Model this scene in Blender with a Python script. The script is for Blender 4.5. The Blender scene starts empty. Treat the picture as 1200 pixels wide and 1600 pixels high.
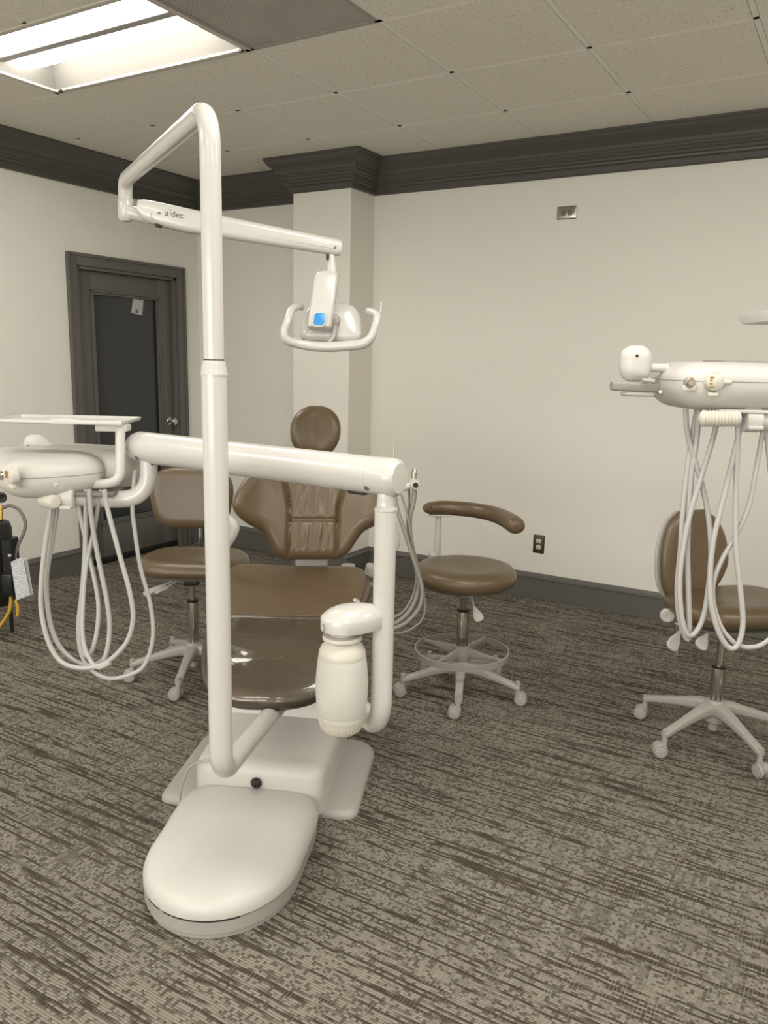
import bpy, bmesh, math, random
from mathutils import Vector, Matrix
random.seed(4)
PI = math.pi
SC = bpy.context.scene
COL = SC.collection

# ------------------------------------------------------------------ camera
EYE = Vector((0, 0, 1.458))
YAW, PITCH, ROLL, FPX = math.radians(-30.6012), math.radians(-10.8257), math.radians(1.241), 1251.09
_f = Vector((math.sin(YAW)*math.cos(PITCH), math.cos(YAW)*math.cos(PITCH), math.sin(PITCH)))
_r = Vector((math.cos(YAW), -math.sin(YAW), 0)); _u = _r.cross(_f)
CR = _r*math.cos(ROLL) + _u*math.sin(ROLL)
CU = -_r*math.sin(ROLL) + _u*math.cos(ROLL)
CF = _f
cam = bpy.data.cameras.new('camera')
cam.sensor_fit = 'VERTICAL'; cam.sensor_height = 24; cam.lens = FPX/1600*24; cam.clip_start = 0.02
co = bpy.data.objects.new('camera', cam); COL.objects.link(co)
co.matrix_world = Matrix(((CR.x, CU.x, -CF.x, EYE.x), (CR.y, CU.y, -CF.y, EYE.y), (CR.z, CU.z, -CF.z, EYE.z), (0, 0, 0, 1)))
SC.camera = co

# ------------------------------------------------------------------ light and exposure
SC.view_settings.view_transform = 'Standard'; SC.view_settings.look = 'None'
SC.view_settings.exposure = 0.36; SC.view_settings.gamma = 1; SC.view_settings.use_curve_mapping = False
w = bpy.data.worlds.new('world'); SC.world = w; w.use_nodes = True
w.node_tree.nodes['Background'].inputs[0].default_value = (1, .93, .82, 1)
w.node_tree.nodes['Background'].inputs[1].default_value = 0.0
LAMPCOL = (1.0, .97, .91)
ADDED_LAMP_W = 21.0      # watts of each fill lamp added at the ceiling outside the frame
LENS_GLOW = 12.0       # emission of the fitting that is in the frame
CEIL = 2.691
G0X, G0Y, T = -3.5414, 2.7837, 0.6096      # ceiling grid origin and module
def added_ceiling_lamp(x, y, p=ADDED_LAMP_W):  # unseen lamp, added to brighten the room
    l = bpy.data.lights.new('added_ceiling_lamp', 'AREA'); l.shape = 'RECTANGLE'; l.size = 1.1; l.size_y = .5
    l.energy = p; l.color = LAMPCOL
    o = bpy.data.objects.new('added_ceiling_lamp', l); COL.objects.link(o); o.location = (x, y, CEIL-.012)
for lx, ly in ((-.493, 1.56), (1.34, 2.48), (1.34, .04), (-.493, -.88), (-2.93, .04), (-2.93, -1.79)):
    added_ceiling_lamp(lx, ly)

# fill light added behind the photographer, placed at an invented window
_l = bpy.data.lights.new('added_fill_light', 'AREA'); _l.shape = 'RECTANGLE'; _l.size = 3.4; _l.size_y = 1.3; _l.energy = 75; _l.color = (1.0, .975, .93)
_o = bpy.data.objects.new('added_fill_light', _l); COL.objects.link(_o); _o.location = (-.6, -2.55, 1.45); _o.rotation_euler = (math.radians(90), 0, 0)

# ------------------------------------------------------------------ helpers
def spot(px, py, d):
    """a point of the room, d metres in front of the photographer"""
    return EYE + (CF + CR*((px-600)/FPX) - CU*((py-800)/FPX))*d
def onX(px, py, X):
    v = CF + CR*((px-600)/FPX) - CU*((py-800)/FPX); return EYE + v*((X-EYE.x)/v.x)
def onY(px, py, Y):
    v = CF + CR*((px-600)/FPX) - CU*((py-800)/FPX); return EYE + v*((Y-EYE.y)/v.y)
def onZ(px, py, Z):
    v = CF + CR*((px-600)/FPX) - CU*((py-800)/FPX); return EYE + v*((Z-EYE.z)/v.z)

def vz(x, y, py):
    """height above the floor of the point of the upright line through (x, y) seen at picture height py"""
    lo, hi = -1., 4.
    for _ in range(45):
        mid = (lo+hi)/2; v = Vector((x, y, mid))-EYE
        if 800-FPX*v.dot(CU)/v.dot(CF) > py: lo = mid
        else: hi = mid
    return lo
class NT:
    def __init__(s, name):
        s.m = bpy.data.materials.new(name); s.m.use_nodes = True; s.t = s.m.node_tree
        s.b = s.t.nodes['Principled BSDF']; s.n = s.t.nodes; s.l = s.t.links
    def node(s, k, **kw):
        n = s.n.new(k)
        for a, v in kw.items():
            if a == 'ins':
                for i, x in v.items():
                    if hasattr(x, 'is_output'): s.l.new(x, n.inputs[i])
                    else: n.inputs[i].default_value = x
            else: setattr(n, a, v)
        return n
    def coord(s, scale=(1, 1, 1), rot=(0, 0, 0)):
        c = s.node('ShaderNodeTexCoord'); m = s.node('ShaderNodeMapping', ins={0: c.outputs['Object'], 2: rot, 3: scale})
        return m.outputs[0]
    def noise(s, vec, scale, detail=2, rough=.5):
        return s.node('ShaderNodeTexNoise', ins={'Vector': vec, 'Scale': scale, 'Detail': detail, 'Roughness': rough}).outputs[0]
    def ramp(s, fac, stops):
        n = s.node('ShaderNodeValToRGB', ins={0: fac}); r = n.color_ramp
        while len(r.elements) < len(stops): r.elements.new(.5)
        for e, (p, c) in zip(r.elements, stops): e.position = p; e.color = (c if len(c) == 4 else (*c, 1))
        return n.outputs[0]
    def mix(s, f, a, b, mode='MIX'):
        n = s.node('ShaderNodeMix', data_type='RGBA', blend_type=mode)
        for i, x in ((0, f), (6, a), (7, b)):
            if hasattr(x, 'is_output'): s.l.new(x, n.inputs[i])
            else: n.inputs[i].default_value = x if i == 0 else ((*x, 1) if len(x) == 3 else x)
        return n.outputs[2]
    def math(s, op, a, b=0.0):
        n = s.node('ShaderNodeMath', operation=op, ins={0: a, 1: b}); return n.outputs[0]
    def bump(s, h, strength=.2, dist=.01):
        n = s.node('ShaderNodeBump', ins={'Height': h, 'Strength': strength, 'Distance': dist}); s.l.new(n.outputs[0], s.b.inputs['Normal'])
    def set(s, **kw):
        for k, v in kw.items():
            k = k.replace('_', ' ')
            if hasattr(v, 'is_output'): s.l.new(v, s.b.inputs[k])
            else: s.b.inputs[k].default_value = (*v, 1) if isinstance(v, tuple) and len(v) == 3 else v
        return s
def plain(name, col, rough=.5, metal=0., coat=0., var=.04, bumpy=0., bscale=300):
    t = NT(name); n = t.noise(t.coord(), 9, 3)
    a = tuple(c*(1-var) for c in col); b = tuple(min(1, c*(1+var)) for c in col)
    t.set(Base_Color=t.mix(n, a, b), Roughness=rough, Metallic=metal, Coat_Weight=coat, Coat_Roughness=.08)
    if bumpy: t.bump(t.noise(t.coord(), bscale, 2), bumpy, .002)
    return t.m

M = {}
M['white'] = plain('white_enamel', (.555, .54, .505), .28, coat=.35, var=.015)
M['white_soft'] = plain('white_moulded_plastic', (.55, .533, .495), .42, var=.015, bumpy=.05, bscale=500)
M['cream'] = plain('cream_plastic', (.57, .54, .47), .4, var=.02)
M['hose'] = plain('grey_white_hose', (.40, .39, .37), .45, var=.03)
M['hose_dark'] = plain('grey_hose', (.22, .205, .18), .45, var=.03)
M['grey'] = plain('grey_plastic', (.30, .285, .255), .45, var=.03, bumpy=.05, bscale=600)
M['greybase'] = plain('pale_grey_plastic', (.37, .352, .32), .45, var=.02)
M['midgrey'] = plain('mid_grey_plastic', (.17, .16, .14), .5, var=.05)
M['darkgap'] = plain('dark_recess', (.02, .018, .015), .6)
M['black'] = plain('black_plastic', (.012, .012, .012), .4)
M['chrome'] = plain('polished_chrome', (.62, .60, .56), .12, 1.)
M['steel'] = plain('brushed_steel', (.5, .46, .40), .3, 1.)
M['brass'] = plain('brass_fitting', (.55, .36, .12), .35, 1.)
M['yellow'] = plain('yellow_tubing', (.55, .33, .03), .4)
M['blue'] = plain('blue_touch_pad', (.03, .25, .62), .35)
M['paper'] = plain('paper', (.62, .62, .62), .7)
M['bronze'] = plain('bronze_plate', (.075, .062, .04), .35, .6)
M['ivory'] = plain('ivory_plastic', (.62, .56, .38), .4)
M['text'] = plain('grey_print', (.13, .12, .11), .5)
M['trim'] = plain('grey_trim_paint', (.118, .112, .102), .42, var=.05)
M['crown'] = plain('charcoal_crown_paint', (.078, .075, .068), .45, var=.05)
M['wall'] = plain('warm_white_wall_paint', (.80, .78, .715), .6, var=.01, bumpy=.08, bscale=220)
M['glass_dark'] = plain('dark_door_glass', (.035, .037, .035), .12, coat=.2, var=.05)

def leather(name, col, rough=.36):
    t = NT(name); c = t.coord()
    v = t.node('ShaderNodeTexVoronoi', ins={'Vector': c, 'Scale': 420.0})
    n = t.noise(c, 7, 4)
    t.set(Base_Color=t.mix(n, tuple(x*.9 for x in col), tuple(x*1.1 for x in col)), Roughness=rough, Coat_Weight=.12, Coat_Roughness=.3)
    s = t.math('ADD', t.math('MULTIPLY', v.outputs[0], .35), t.math('MULTIPLY', t.noise(c, 28, 3), .6))
    t.bump(s, .12, .003)
    return t.m
M['leather'] = leather('brown_upholstery', (.118, .081, .043))
def clear(name, tint=(1, 1, 1), rough=.03, wr=.35, haze=.03):
    t = NT(name); tr = t.node('ShaderNodeBsdfTransparent', ins={0: (*tint, 1)})
    g = t.node('ShaderNodeBsdfGlossy', ins={'Roughness': rough})
    c = t.coord((1, 1, 1)); b = t.node('ShaderNodeBump', ins={'Height': t.noise(c, 6, 2), 'Strength': wr, 'Distance': .03})
    t.l.new(b.outputs[0], g.inputs['Normal'])
    fr = t.node('ShaderNodeFresnel', ins={'IOR': 1.5}); t.l.new(b.outputs[0], fr.inputs['Normal'])
    f2 = t.math('ADD', t.math('MULTIPLY', fr.outputs[0], 1.0), .01)
    df = t.node('ShaderNodeBsdfDiffuse', ins={0: (.7, .68, .63, 1)}); m0 = t.node('ShaderNodeMixShader', ins={0: haze, 1: tr.outputs[0], 2: df.outputs[0]})
    mx = t.node('ShaderNodeMixShader', ins={0: f2, 1: m0.outputs[0], 2: g.outputs[0]})
    t.l.new(mx.outputs[0], t.n['Material Output'].inputs[0]); return t.m
M['vinyl'] = clear('clear_vinyl_cover', (.985, .98, .975), .06)
M['clear'] = clear('clear_plastic', (.97, .97, .96), .1, .35, .25)
def bottle_mat():
    t = NT('translucent_bottle_plastic')
    t.set(Base_Color=(.74, .74, .68), Roughness=.35, Transmission_Weight=.35, IOR=1.2, Subsurface_Weight=.3)
    t.b.inputs['Subsurface Radius'].default_value = (.03, .03, .03)
    return t.m
M['bottle'] = bottle_mat()

def carpet():
    t = NT('woven_carpet')
    c = t.coord(); sp = t.node('ShaderNodeSeparateXYZ', ins={0: c}); X, Y = sp.outputs[0], sp.outputs[1]
    wob = t.math('MULTIPLY', t.math('SUBTRACT', t.noise(c, 9, 2), .5), .010)
    yr = t.math('DIVIDE', t.math('ADD', Y, wob), .0072); xr = t.math('DIVIDE', t.math('ADD', X, wob), .0092)
    row = t.math('FLOOR', yr); colm = t.math('FLOOR', xr); fy = t.math('FRACT', yr); fx = t.math('FRACT', xr)
    def vec(a, b, z=0.0): return t.node('ShaderNodeCombineXYZ', ins={0: a, 1: b, 2: z}).outputs[0]
    big = t.noise(t.coord((.9, .9, 1)), 1.0, 2); big2 = t.noise(t.coord((1.4, 5, 1)), 1.0, 2)
    # weft: every row has its own long dark dashes; warp: shorter ones, in patches
    weft = t.noise(vec(t.math('MULTIPLY', X, 2.6), t.math('MULTIPLY', row, 3.37)), 1.0, 3, .6)
    warp = t.noise(vec(t.math('MULTIPLY', colm, 3.71), t.math('MULTIPLY', Y, 7.0), 5.0), 1.0, 3, .6)
    cell = t.node('ShaderNodeTexWhiteNoise', noise_dimensions='2D', ins={0: vec(colm, row)}).outputs[0]
    th = t.math('ADD', weft, t.math('MULTIPLY', t.math('SUBTRACT', big2, .5), .16))
    d1 = t.ramp(th, [(.52, (0, 0, 0)), (.57, (1, 1, 1))])
    d2 = t.math('MULTIPLY', t.ramp(warp, [(.50, (0, 0, 0)), (.58, (1, 1, 1))]), t.ramp(big, [(.42, (.0, .0, .0)), (.62, (.55, .55, .55))]))
    d3 = t.math('MULTIPLY', t.ramp(cell, [(.62, (0, 0, 0)), (.80, (1, 1, 1))]), .72)
    d = t.math('MAXIMUM', t.math('MAXIMUM', d1, d2), d3)
    # pale warp threads lying over everything
    thr = t.math('MULTIPLY', t.ramp(fx, [(.0, (1, 1, 1)), (.22, (0, 0, 0)), (.80, (0, 0, 0)), (1, (1, 1, 1))]), t.ramp(t.noise(vec(t.math('MULTIPLY', colm, 2.1), t.math('MULTIPLY', Y, 11), 9.0), 1.0, 2), [(.45, (0, 0, 0)), (.6, (.75, .75, .75))]))
    d = t.math('MULTIPLY', d, t.math('SUBTRACT', 1.0, thr))
    fine = t.noise(t.coord((330, 420, 1)), 1.0, 2, .7)
    # yarn relief: rounded loops, with dark gaps between rows
    gap = t.math('MULTIPLY', t.ramp(fy, [(.0, (1, 1, 1)), (.20, (0, 0, 0)), (.82, (0, 0, 0)), (1, (1, 1, 1))]), .5)
    light = t.mix(fine, (.165, .150, .120), (.39, .362, .303)); dark = t.mix(fine, (.036, .028, .020), (.10, .083, .062))
    light = t.mix(t.math('MULTIPLY', cell, .35), light, (.17, .15, .115))
    base = t.mix(d, light, dark); base = t.mix(gap, base, (.05, .042, .03))
    t.set(Base_Color=base, Roughness=.95, Specular_IOR_Level=.1)
    lx_ = t.math('MULTIPLY', t.math('SINE', t.math('MULTIPLY', fx, PI)), t.math('SINE', t.math('MULTIPLY', fy, PI)))
    h = t.math('SUBTRACT', t.math('ADD', t.math('MULTIPLY', fine, .5), lx_), t.math('MULTIPLY', d, .5))
    t.bump(h, .6, .004)
    return t.m
M['carpet'] = carpet()
def tile():
    t = NT('fissured_ceiling_tile'); c = t.coord()
    n = t.noise(t.coord((1, 1, 1)), 95, 3, .6); n2 = t.noise(c, 260, 2)
    pits = t.ramp(n, [(.34, (0, 0, 0)), (.39, (1, 1, 1))])
    base = t.mix(n2, (.74, .705, .63), (.82, .785, .705))
    t.set(Base_Color=t.mix(pits, (.42, .39, .33), base), Roughness=.9)
    t.bump(pits, .5, .003); return t.m
M['tile'] = tile()
M['tbar'] = plain('white_ceiling_bar', (.80, .765, .69), .5)
def vent():
    t = NT('perforated_vent_metal'); c = t.coord((1, 1, 1))
    v = t.node('ShaderNodeTexVoronoi', ins={'Vector': c, 'Scale': 150.0, 'Randomness': 0.0})
    holes = t.ramp(v.outputs[0], [(.28, (0, 0, 0)), (.36, (1, 1, 1))])
    blot = t.noise(t.coord((1, 1, 1)), 5, 3)
    t.set(Base_Color=t.mix(holes, (.09, .085, .075), t.mix(blot, (.38, .36, .32), (.58, .55, .49))), Roughness=.6); return t.m
M['vent'] = vent()
def glow():
    t = NT('lit_lamp_lens'); t.set(Base_Color=(.9, .88, .8), Emission_Color=LAMPCOL, Emission_Strength=LENS_GLOW); return t.m
M['glow'] = glow()
def tagpaper():
    t = NT('printed_paper'); c = t.coord((1, 1, 1))
    wv = t.noise(t.coord((60, 60, 420)), 1.0, 2)
    t.set(Base_Color=t.mix(t.ramp(wv, [(.45, (0, 0, 0)), (.6, (1, 1, 1))]), (.40, .40, .42), (.62, .62, .64)), Roughness=.6); return t.m
M['printed'] = tagpaper()

class MB:
    """collects shapes; build() links them as ONE mesh object"""
    def __init__(s): s.v = []; s.f = []; s.mi = []; s.sm = []; s.k = 0
    def add(s, vs, fs, smooth=True):
        b = len(s.v); s.v += [Vector(v) for v in vs]; s.f += [tuple(i+b for i in f) for f in fs]
        s.mi += [s.k]*len(fs); s.sm += [smooth]*len(fs); return s
    def box(s, c, size, ax=None, bev=0., seg=3):
        bm = bmesh.new(); bmesh.ops.create_cube(bm, size=1)
        for v in bm.verts: v.co = Vector((v.co.x*size[0], v.co.y*size[1], v.co.z*size[2]))
        if bev: bmesh.ops.bevel(bm, geom=bm.edges[:], offset=bev, segments=seg, affect='EDGES', profile=.5)
        X, Y, Z = ax or (Vector((1, 0, 0)), Vector((0, 1, 0)), Vector((0, 0, 1)))
        c = Vector(c); bm.verts.index_update()
        s.add([c+X*v.co.x+Y*v.co.y+Z*v.co.z for v in bm.verts], [[v.index for v in f.verts] for f in bm.faces], bool(bev)); bm.free(); return s
    def tube(s, pts, r, seg=16, cap=True, smooth_path=0, flat=1.0):
        pts = [Vector(p) for p in pts]; rs = list(r) if isinstance(r, (list, tuple)) else [r]*len(pts)
        if smooth_path:
            P, R = [], []
            n = len(pts)
            for i in range(n-1):
                p0, p1, p2, p3 = pts[max(i-1, 0)], pts[i], pts[i+1], pts[min(i+2, n-1)]
                for k in range(smooth_path):
                    t = k/smooth_path
                    P.append(.5*((2*p1)+(p2-p0)*t+(2*p0-5*p1+4*p2-p3)*t*t+(3*p1-p0-3*p2+p3)*t**3)); R.append(rs[i]*(1-t)+rs[i+1]*t)
            P.append(pts[-1]); R.append(rs[-1]); pts, rs = P, R
        n = len(pts); vs = []; fs = []; up = None
        for i, p in enumerate(pts):
            t = ((pts[min(i+1, n-1)]-p).normalized() + (p-pts[max(i-1, 0)]).normalized())
            if t.length < 1e-9: t = pts[min(i+1, n-1)]-pts[max(i-1, 0)]
            t.normalize()
            if up is None: up = Vector((0, 0, 1)) if abs(t.z) < .9 else Vector((0, 1, 0))
            a = (up - t*up.dot(t)).normalized(); up = a; b = t.cross(a)
            vs += [p+(a*math.cos(2*PI*k/seg)+b*math.sin(2*PI*k/seg)*flat)*rs[i] for k in range(seg)]
        for i in range(n-1):
            for k in range(seg):
                fs.append((i*seg+k, i*seg+(k+1) % seg, (i+1)*seg+(k+1) % seg, (i+1)*seg+k))
        if cap: fs += [tuple(range(seg))[::-1], tuple((n-1)*seg+k for k in range(seg))]
        return s.add(vs, fs)
    def lathe(s, prof, c=(0, 0, 0), axis=(0, 0, 1), seg=40):
        """prof: (radius, along axis)"""
        z = Vector(axis).normalized(); x = (Vector((1, 0, 0)) if abs(z.x) < .9 else Vector((0, 1, 0))); x = (x-z*x.dot(z)).normalized(); y = z.cross(x); c = Vector(c)
        vs = []; fs = []; n = len(prof)
        for r, h in prof: vs += [c+z*h+(x*math.cos(2*PI*k/seg)+y*math.sin(2*PI*k/seg))*max(r, 1e-5) for k in range(seg)]
        for i in range(n-1):
            for k in range(seg): fs.append((i*seg+k, i*seg+(k+1) % seg, (i+1)*seg+(k+1) % seg, (i+1)*seg+k))
        fs += [tuple(range(seg))[::-1], tuple((n-1)*seg+k for k in range(seg))]
        return s.add(vs, fs)
    def loft(s, rings, cap=True, smooth=True):
        n = len(rings[0]); vs = [p for r in rings for p in r]; fs = []
        for i in range(len(rings)-1):
            for k in range(n): fs.append((i*n+k, i*n+(k+1) % n, (i+1)*n+(k+1) % n, (i+1)*n+k))
        if cap: fs += [tuple(range(n))[::-1], tuple((len(rings)-1)*n+k for k in range(n))]
        return s.add(vs, fs, smooth)
    def prism(s, outline, z0, z1, F=lambda p: p, smooth=False):
        n = len(outline); vs = [F(Vector((x, y, z0))) for x, y in outline]+[F(Vector((x, y, z1))) for x, y in outline]
        fs = [tuple(range(n))[::-1], tuple(range(n, 2*n))]+[(k, (k+1) % n, n+(k+1) % n, n+k) for k in range(n)]
        return s.add(vs, fs, smooth)
    def cushion(s, rows, tf, tb, r, F, nu=44, nv=44, detail=None, pw=2.0):
        """rows: (v, u_left, u_right) from bottom to top; swells tf forward and tb back with edge radius r; F(u,v,n)->point"""
        def smooth_rows(v):
            for i in range(len(rows)-1):
                if v <= rows[i+1][0]+1e-9: break
            p0, p1, p2, p3 = rows[max(i-1, 0)], rows[i], rows[i+1], rows[min(i+2, len(rows)-1)]
            t = (v-p1[0])/(p2[0]-p1[0]); o = []
            for j in (1, 2):
                m1 = (p2[j]-p0[j])/(p2[0]-p0[0])*(p2[0]-p1[0]); m2 = (p3[j]-p1[j])/(p3[0]-p1[0])*(p2[0]-p1[0])
                o.append((2*t**3-3*t*t+1)*p1[j]+(t**3-2*t*t+t)*m1+(-2*t**3+3*t*t)*p2[j]+(t**3-t*t)*m2)
            return o
        v0, v1 = rows[0][0], rows[-1][0]
        V = [v0+(v1-v0)*(.5-.5*math.cos(PI*i/nv)) for i in range(nv+1)]
        E = [smooth_rows(v) for v in V]
        ol = [(E[i][0], V[i]) for i in range(nv+1)]+[(E[nv][0]+(E[nv][1]-E[nv][0])*k/12, v1) for k in range(1, 12)]
        ol += [(E[i][1], V[i]) for i in range(nv, -1, -1)]+[(E[0][1]+(E[0][0]-E[0][1])*k/12, v0) for k in range(1, 12)]
        segs = [(ol[i], ol[(i+1) % len(ol)]) for i in range(len(ol))]
        def dist(x, y):
            best = 9
            for (ax, ay), (bx, by) in segs:
                dx, dy = bx-ax, by-ay; L = dx*dx+dy*dy
                t = 0 if L < 1e-12 else max(0, min(1, ((x-ax)*dx+(y-ay)*dy)/L))
                q = (x-ax-dx*t)**2+(y-ay-dy*t)**2
                if q < best: best = q
            return math.sqrt(best)
        s.rim = [F(x, y, 0) for x, y in ol]+[F(ol[0][0], ol[0][1], 0)]
        idx = [[[0]*(nu+1) for _ in range(nv+1)] for _ in (0, 1)]; vs = []; fs = []
        for j in range(nv+1):
            for i in range(nu+1):
                q = .5-.5*math.cos(PI*i/nu); u = E[j][0]+(E[j][1]-E[j][0])*q; v = V[j]
                edge = i in (0, nu) or j in (0, nv)
                d = 0 if edge else dist(u, v); k = (1-(1-min(1, d/r))**pw)**(1/pw)
                ex = detail(u, v)*k if detail else 0
                vs.append(F(u, v, tf*k+ex)); idx[0][j][i] = len(vs)-1
                if edge: idx[1][j][i] = len(vs)-1
                else: vs.append(F(u, v, -tb*k)); idx[1][j][i] = len(vs)-1
        for j in range(nv):
            for i in range(nu):
                a = idx[0]; fs.append((a[j][i], a[j][i+1], a[j+1][i+1], a[j+1][i]))
                a = idx[1]; fs.append((a[j][i], a[j+1][i], a[j+1][i+1], a[j][i+1]))
        return s.add(vs, fs)
    def build(s, name, mats, parent=None, sub=0):
        me = bpy.data.meshes.new(name); root = parent
        off = Vector((0, 0, 0))
        while root is not None: off += root.location; root = root.parent
        c = Vector((0, 0, 0))
        if parent is None and s.v:
            c = sum(s.v, Vector())/len(s.v)
            c.z = min(v.z for v in s.v)
        me.from_pydata([tuple(v-off-c) for v in s.v], [], s.f)
        for m in (mats if isinstance(mats, (list, tuple)) else [mats]): me.materials.append(m if not isinstance(m, str) else M[m])
        for p, mi, sm in zip(me.polygons, s.mi, s.sm): p.material_index = mi; p.use_smooth = sm
        bm = bmesh.new(); bm.from_mesh(me); bmesh.ops.recalc_face_normals(bm, faces=bm.faces)
        for e in bm.edges:
            if len(e.link_faces) == 2 and e.calc_face_angle(0) > math.radians(38): e.smooth = False
        bm.to_mesh(me); bm.free()
        o = bpy.data.objects.new(name, me); COL.objects.link(o); o.parent = parent; o.location = c
        if sub:
            md = o.modifiers.new('sub', 'SUBSURF'); md.levels = sub; md.render_levels = sub
        return o
def tag(o, label, cat, group=None):
    o['label'] = label; o['category'] = cat
    if group: o['group'] = group
    return o
def thing(name, loc, label, cat, group=None):
    o = bpy.data.objects.new(name, None); COL.objects.link(o); o.location = loc; o.empty_display_size = .1
    return tag(o, label, cat, group)
def struct(o): o['kind'] = 'structure'; return o
def rect_ring(c, X, Y, w, h, r, n=5):
    """rounded rectangle ring of points"""
    out = []
    for sx, sy, a0 in ((1, 1, 0), (-1, 1, 90), (-1, -1, 180), (1, -1, 270)):
        for k in range(n+1):
            a = math.radians(a0+90*k/n)
            out.append(Vector(c)+X*(sx*(w/2-r)+r*math.cos(a))+Y*(sy*(h/2-r)+r*math.sin(a)))
    return out
UP = Vector((0, 0, 1))

# ------------------------------------------------------------------ room shell
XL, YB, XR, YF = -4.43, 4.66, 2.6, -2.6
CX0, CX1, CY = -3.321, -2.877, 4.38          # the pier
def slab(name, lo, hi, mat):
    m = MB(); c = [(a+b)/2 for a, b in zip(lo, hi)]; m.box(c, [b-a for a, b in zip(lo, hi)]); return struct(m.build(name, mat))
slab('floor', (XL-.2, YF-.2, -.1), (XR+.2, YB+.2, 0), 'carpet')
slab('wall_back', (XL-.15, YB, 0), (XR+.15, YB+.15, CEIL+.3), 'wall')
slab('wall_right', (XR, YF, 0), (XR+.15, YB, CEIL+.3), 'wall')
slab('wall_front', (XL-.15, YF-.15, 0), (XR+.15, YF, CEIL+.3), 'wall')
slab('wall_pier', (CX0, CY, 0), (CX1, YB, CEIL+.05), 'wall')
# door opening in the left wall
D0, D1, DZ = 3.553, 4.425, 2.005
m = MB()
m.box((XL-.075, (YF+D0)/2, (CEIL+.3)/2), (.15, D0-YF, CEIL+.3))
m.box((XL-.075, (D1+YB)/2, (CEIL+.3)/2), (.15, YB-D1, CEIL+.3))
m.box((XL-.075, (D0+D1)/2, (DZ+CEIL+.3)/2), (.15, D1-D0, CEIL+.3-DZ))
struct(m.build('wall_left', 'wall'))

m = MB()
for a_, b_, w_, h_ in ((-2.35, 1.45, .06, 1.46), (1.15, 1.45, .06, 1.46), (-.6, 2.15, 3.5, .06), (-.6, .75, 3.5, .06), (-.6, 1.45, .04, 1.4)): m.box((a_, YF+.015, b_), (w_, .03, h_), bev=.004)
struct(m.build('added_window_1', 'trim'))  # unseen window frame, added to go with the fill light
# ceiling: tiles hung in a grid, with the cells of the light and of the vent left open
m = MB(); bars = MB(); backing = MB()
i0, i1 = math.floor((XL-G0X)/T)-1, math.ceil((XR-G0X)/T); j0, j1 = math.floor((YF-G0Y)/T)-1, math.ceil((YB-G0Y)/T)
OPEN = {(0, -1), (1, -1), (2, -1)}
def clampbox(mb, x0, x1, y0, y1, z0, z1):
    x0, x1, y0, y1 = max(x0, XL-.1), min(x1, XR+.1), max(y0, YF-.1), min(y1, YB+.1)
    if x1 > x0 and y1 > y0: mb.box(((x0+x1)/2, (y0+y1)/2, (z0+z1)/2), (x1-x0, y1-y0, z1-z0))
for i in range(i0, i1+1):
    for j in range(j0, j1+1):
        if (i, j) in OPEN: continue
        g = .0125
        clampbox(m, G0X+i*T+g, G0X+(i+1)*T-g, G0Y+j*T+g, G0Y+(j+1)*T-g, CEIL, CEIL+.016)
        clampbox(backing, G0X+i*T, G0X+(i+1)*T, G0Y+j*T, G0Y+(j+1)*T, CEIL+.02, CEIL+.04)
struct(m.build('ceiling', 'tile'))
for i in range(i0, i1+2):
    x = G0X+i*T; clampbox(bars, x-.0105, x+.0105, YF, (G0Y-T if i == 1 else YB), CEIL+.001, CEIL+.008)
    if i == 1: clampbox(bars, x-.0105, x+.0105, G0Y, YB, CEIL+.001, CEIL+.008)
for j in range(j0, j1+2):
    y = G0Y+j*T; clampbox(bars, XL, XR, y-.0105, y+.0105, CEIL+.001, CEIL+.008)
struct(bars.build('trim_2', 'tbar'))
struct(backing.build('trim_3', 'darkgap'))
slab('trim_4', (XL-.15, YF-.15, CEIL+.26), (XR+.15, YB+.15, CEIL+.32), 'darkgap')

def sweep(path, prof, closed=False):
    """profile (out, z) swept along a plan path whose left side is the room"""
    m = MB(); n = len(path); P = [Vector((x, y, 0)) for x, y in path]; rings = []
    for i in range(n):
        d0 = (P[i]-P[i-1]).normalized() if i > 0 else (P[1]-P[0]).normalized()
        d1 = (P[i+1]-P[i]).normalized() if i < n-1 else d0
        n0 = Vector((-d0.y, d0.x, 0)); n1 = Vector((-d1.y, d1.x, 0)); b = (n0+n1).normalized(); k = 1/max(.2, b.dot(n0))
        rings.append([P[i]+b*k*o+UP*z for o, z in prof])
    m.loft(rings, True, False); return m
crownp = [(0, 0), (.140, 0), (.140, -.012), (.134, -.018), (.128, -.030), (.116, -.046), (.098, -.062), (.086, -.078), (.080, -.094), (.074, -.098), (.074, -.108),
          (.062, -.116), (.058, -.124), (.050, -.130), (.050, -.142), (.036, -.148), (.034, -.158), (.027, -.162), (.022, -.166), (.022, -.194), (.014, -.200), (0, -.200)]
crownp = [(o, CEIL+z) for o, z in crownp]
path = [(XR, YB), (CX1, YB), (CX1, CY), (CX0, CY), (CX0, YB), (XL, YB), (XL, YF)]
struct(sweep(path, crownp).build('trim_1', 'crown'))
basep = [(0, 0), (.017, 0), (.017, .128), (.021, .132), (.021, .142), (.012, .150), (.009, .162), (0, .165)]
struct(sweep(path[:6]+[(XL, D1+.08)], basep).build('baseboard_back', 'trim'))
struct(sweep([(XL, D0-.08), (XL, YF)], basep).build('baseboard_left', 'trim'))
struct(sweep([(XR, YF), (XR, YB)], basep).build('baseboard_right', 'trim'))

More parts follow.
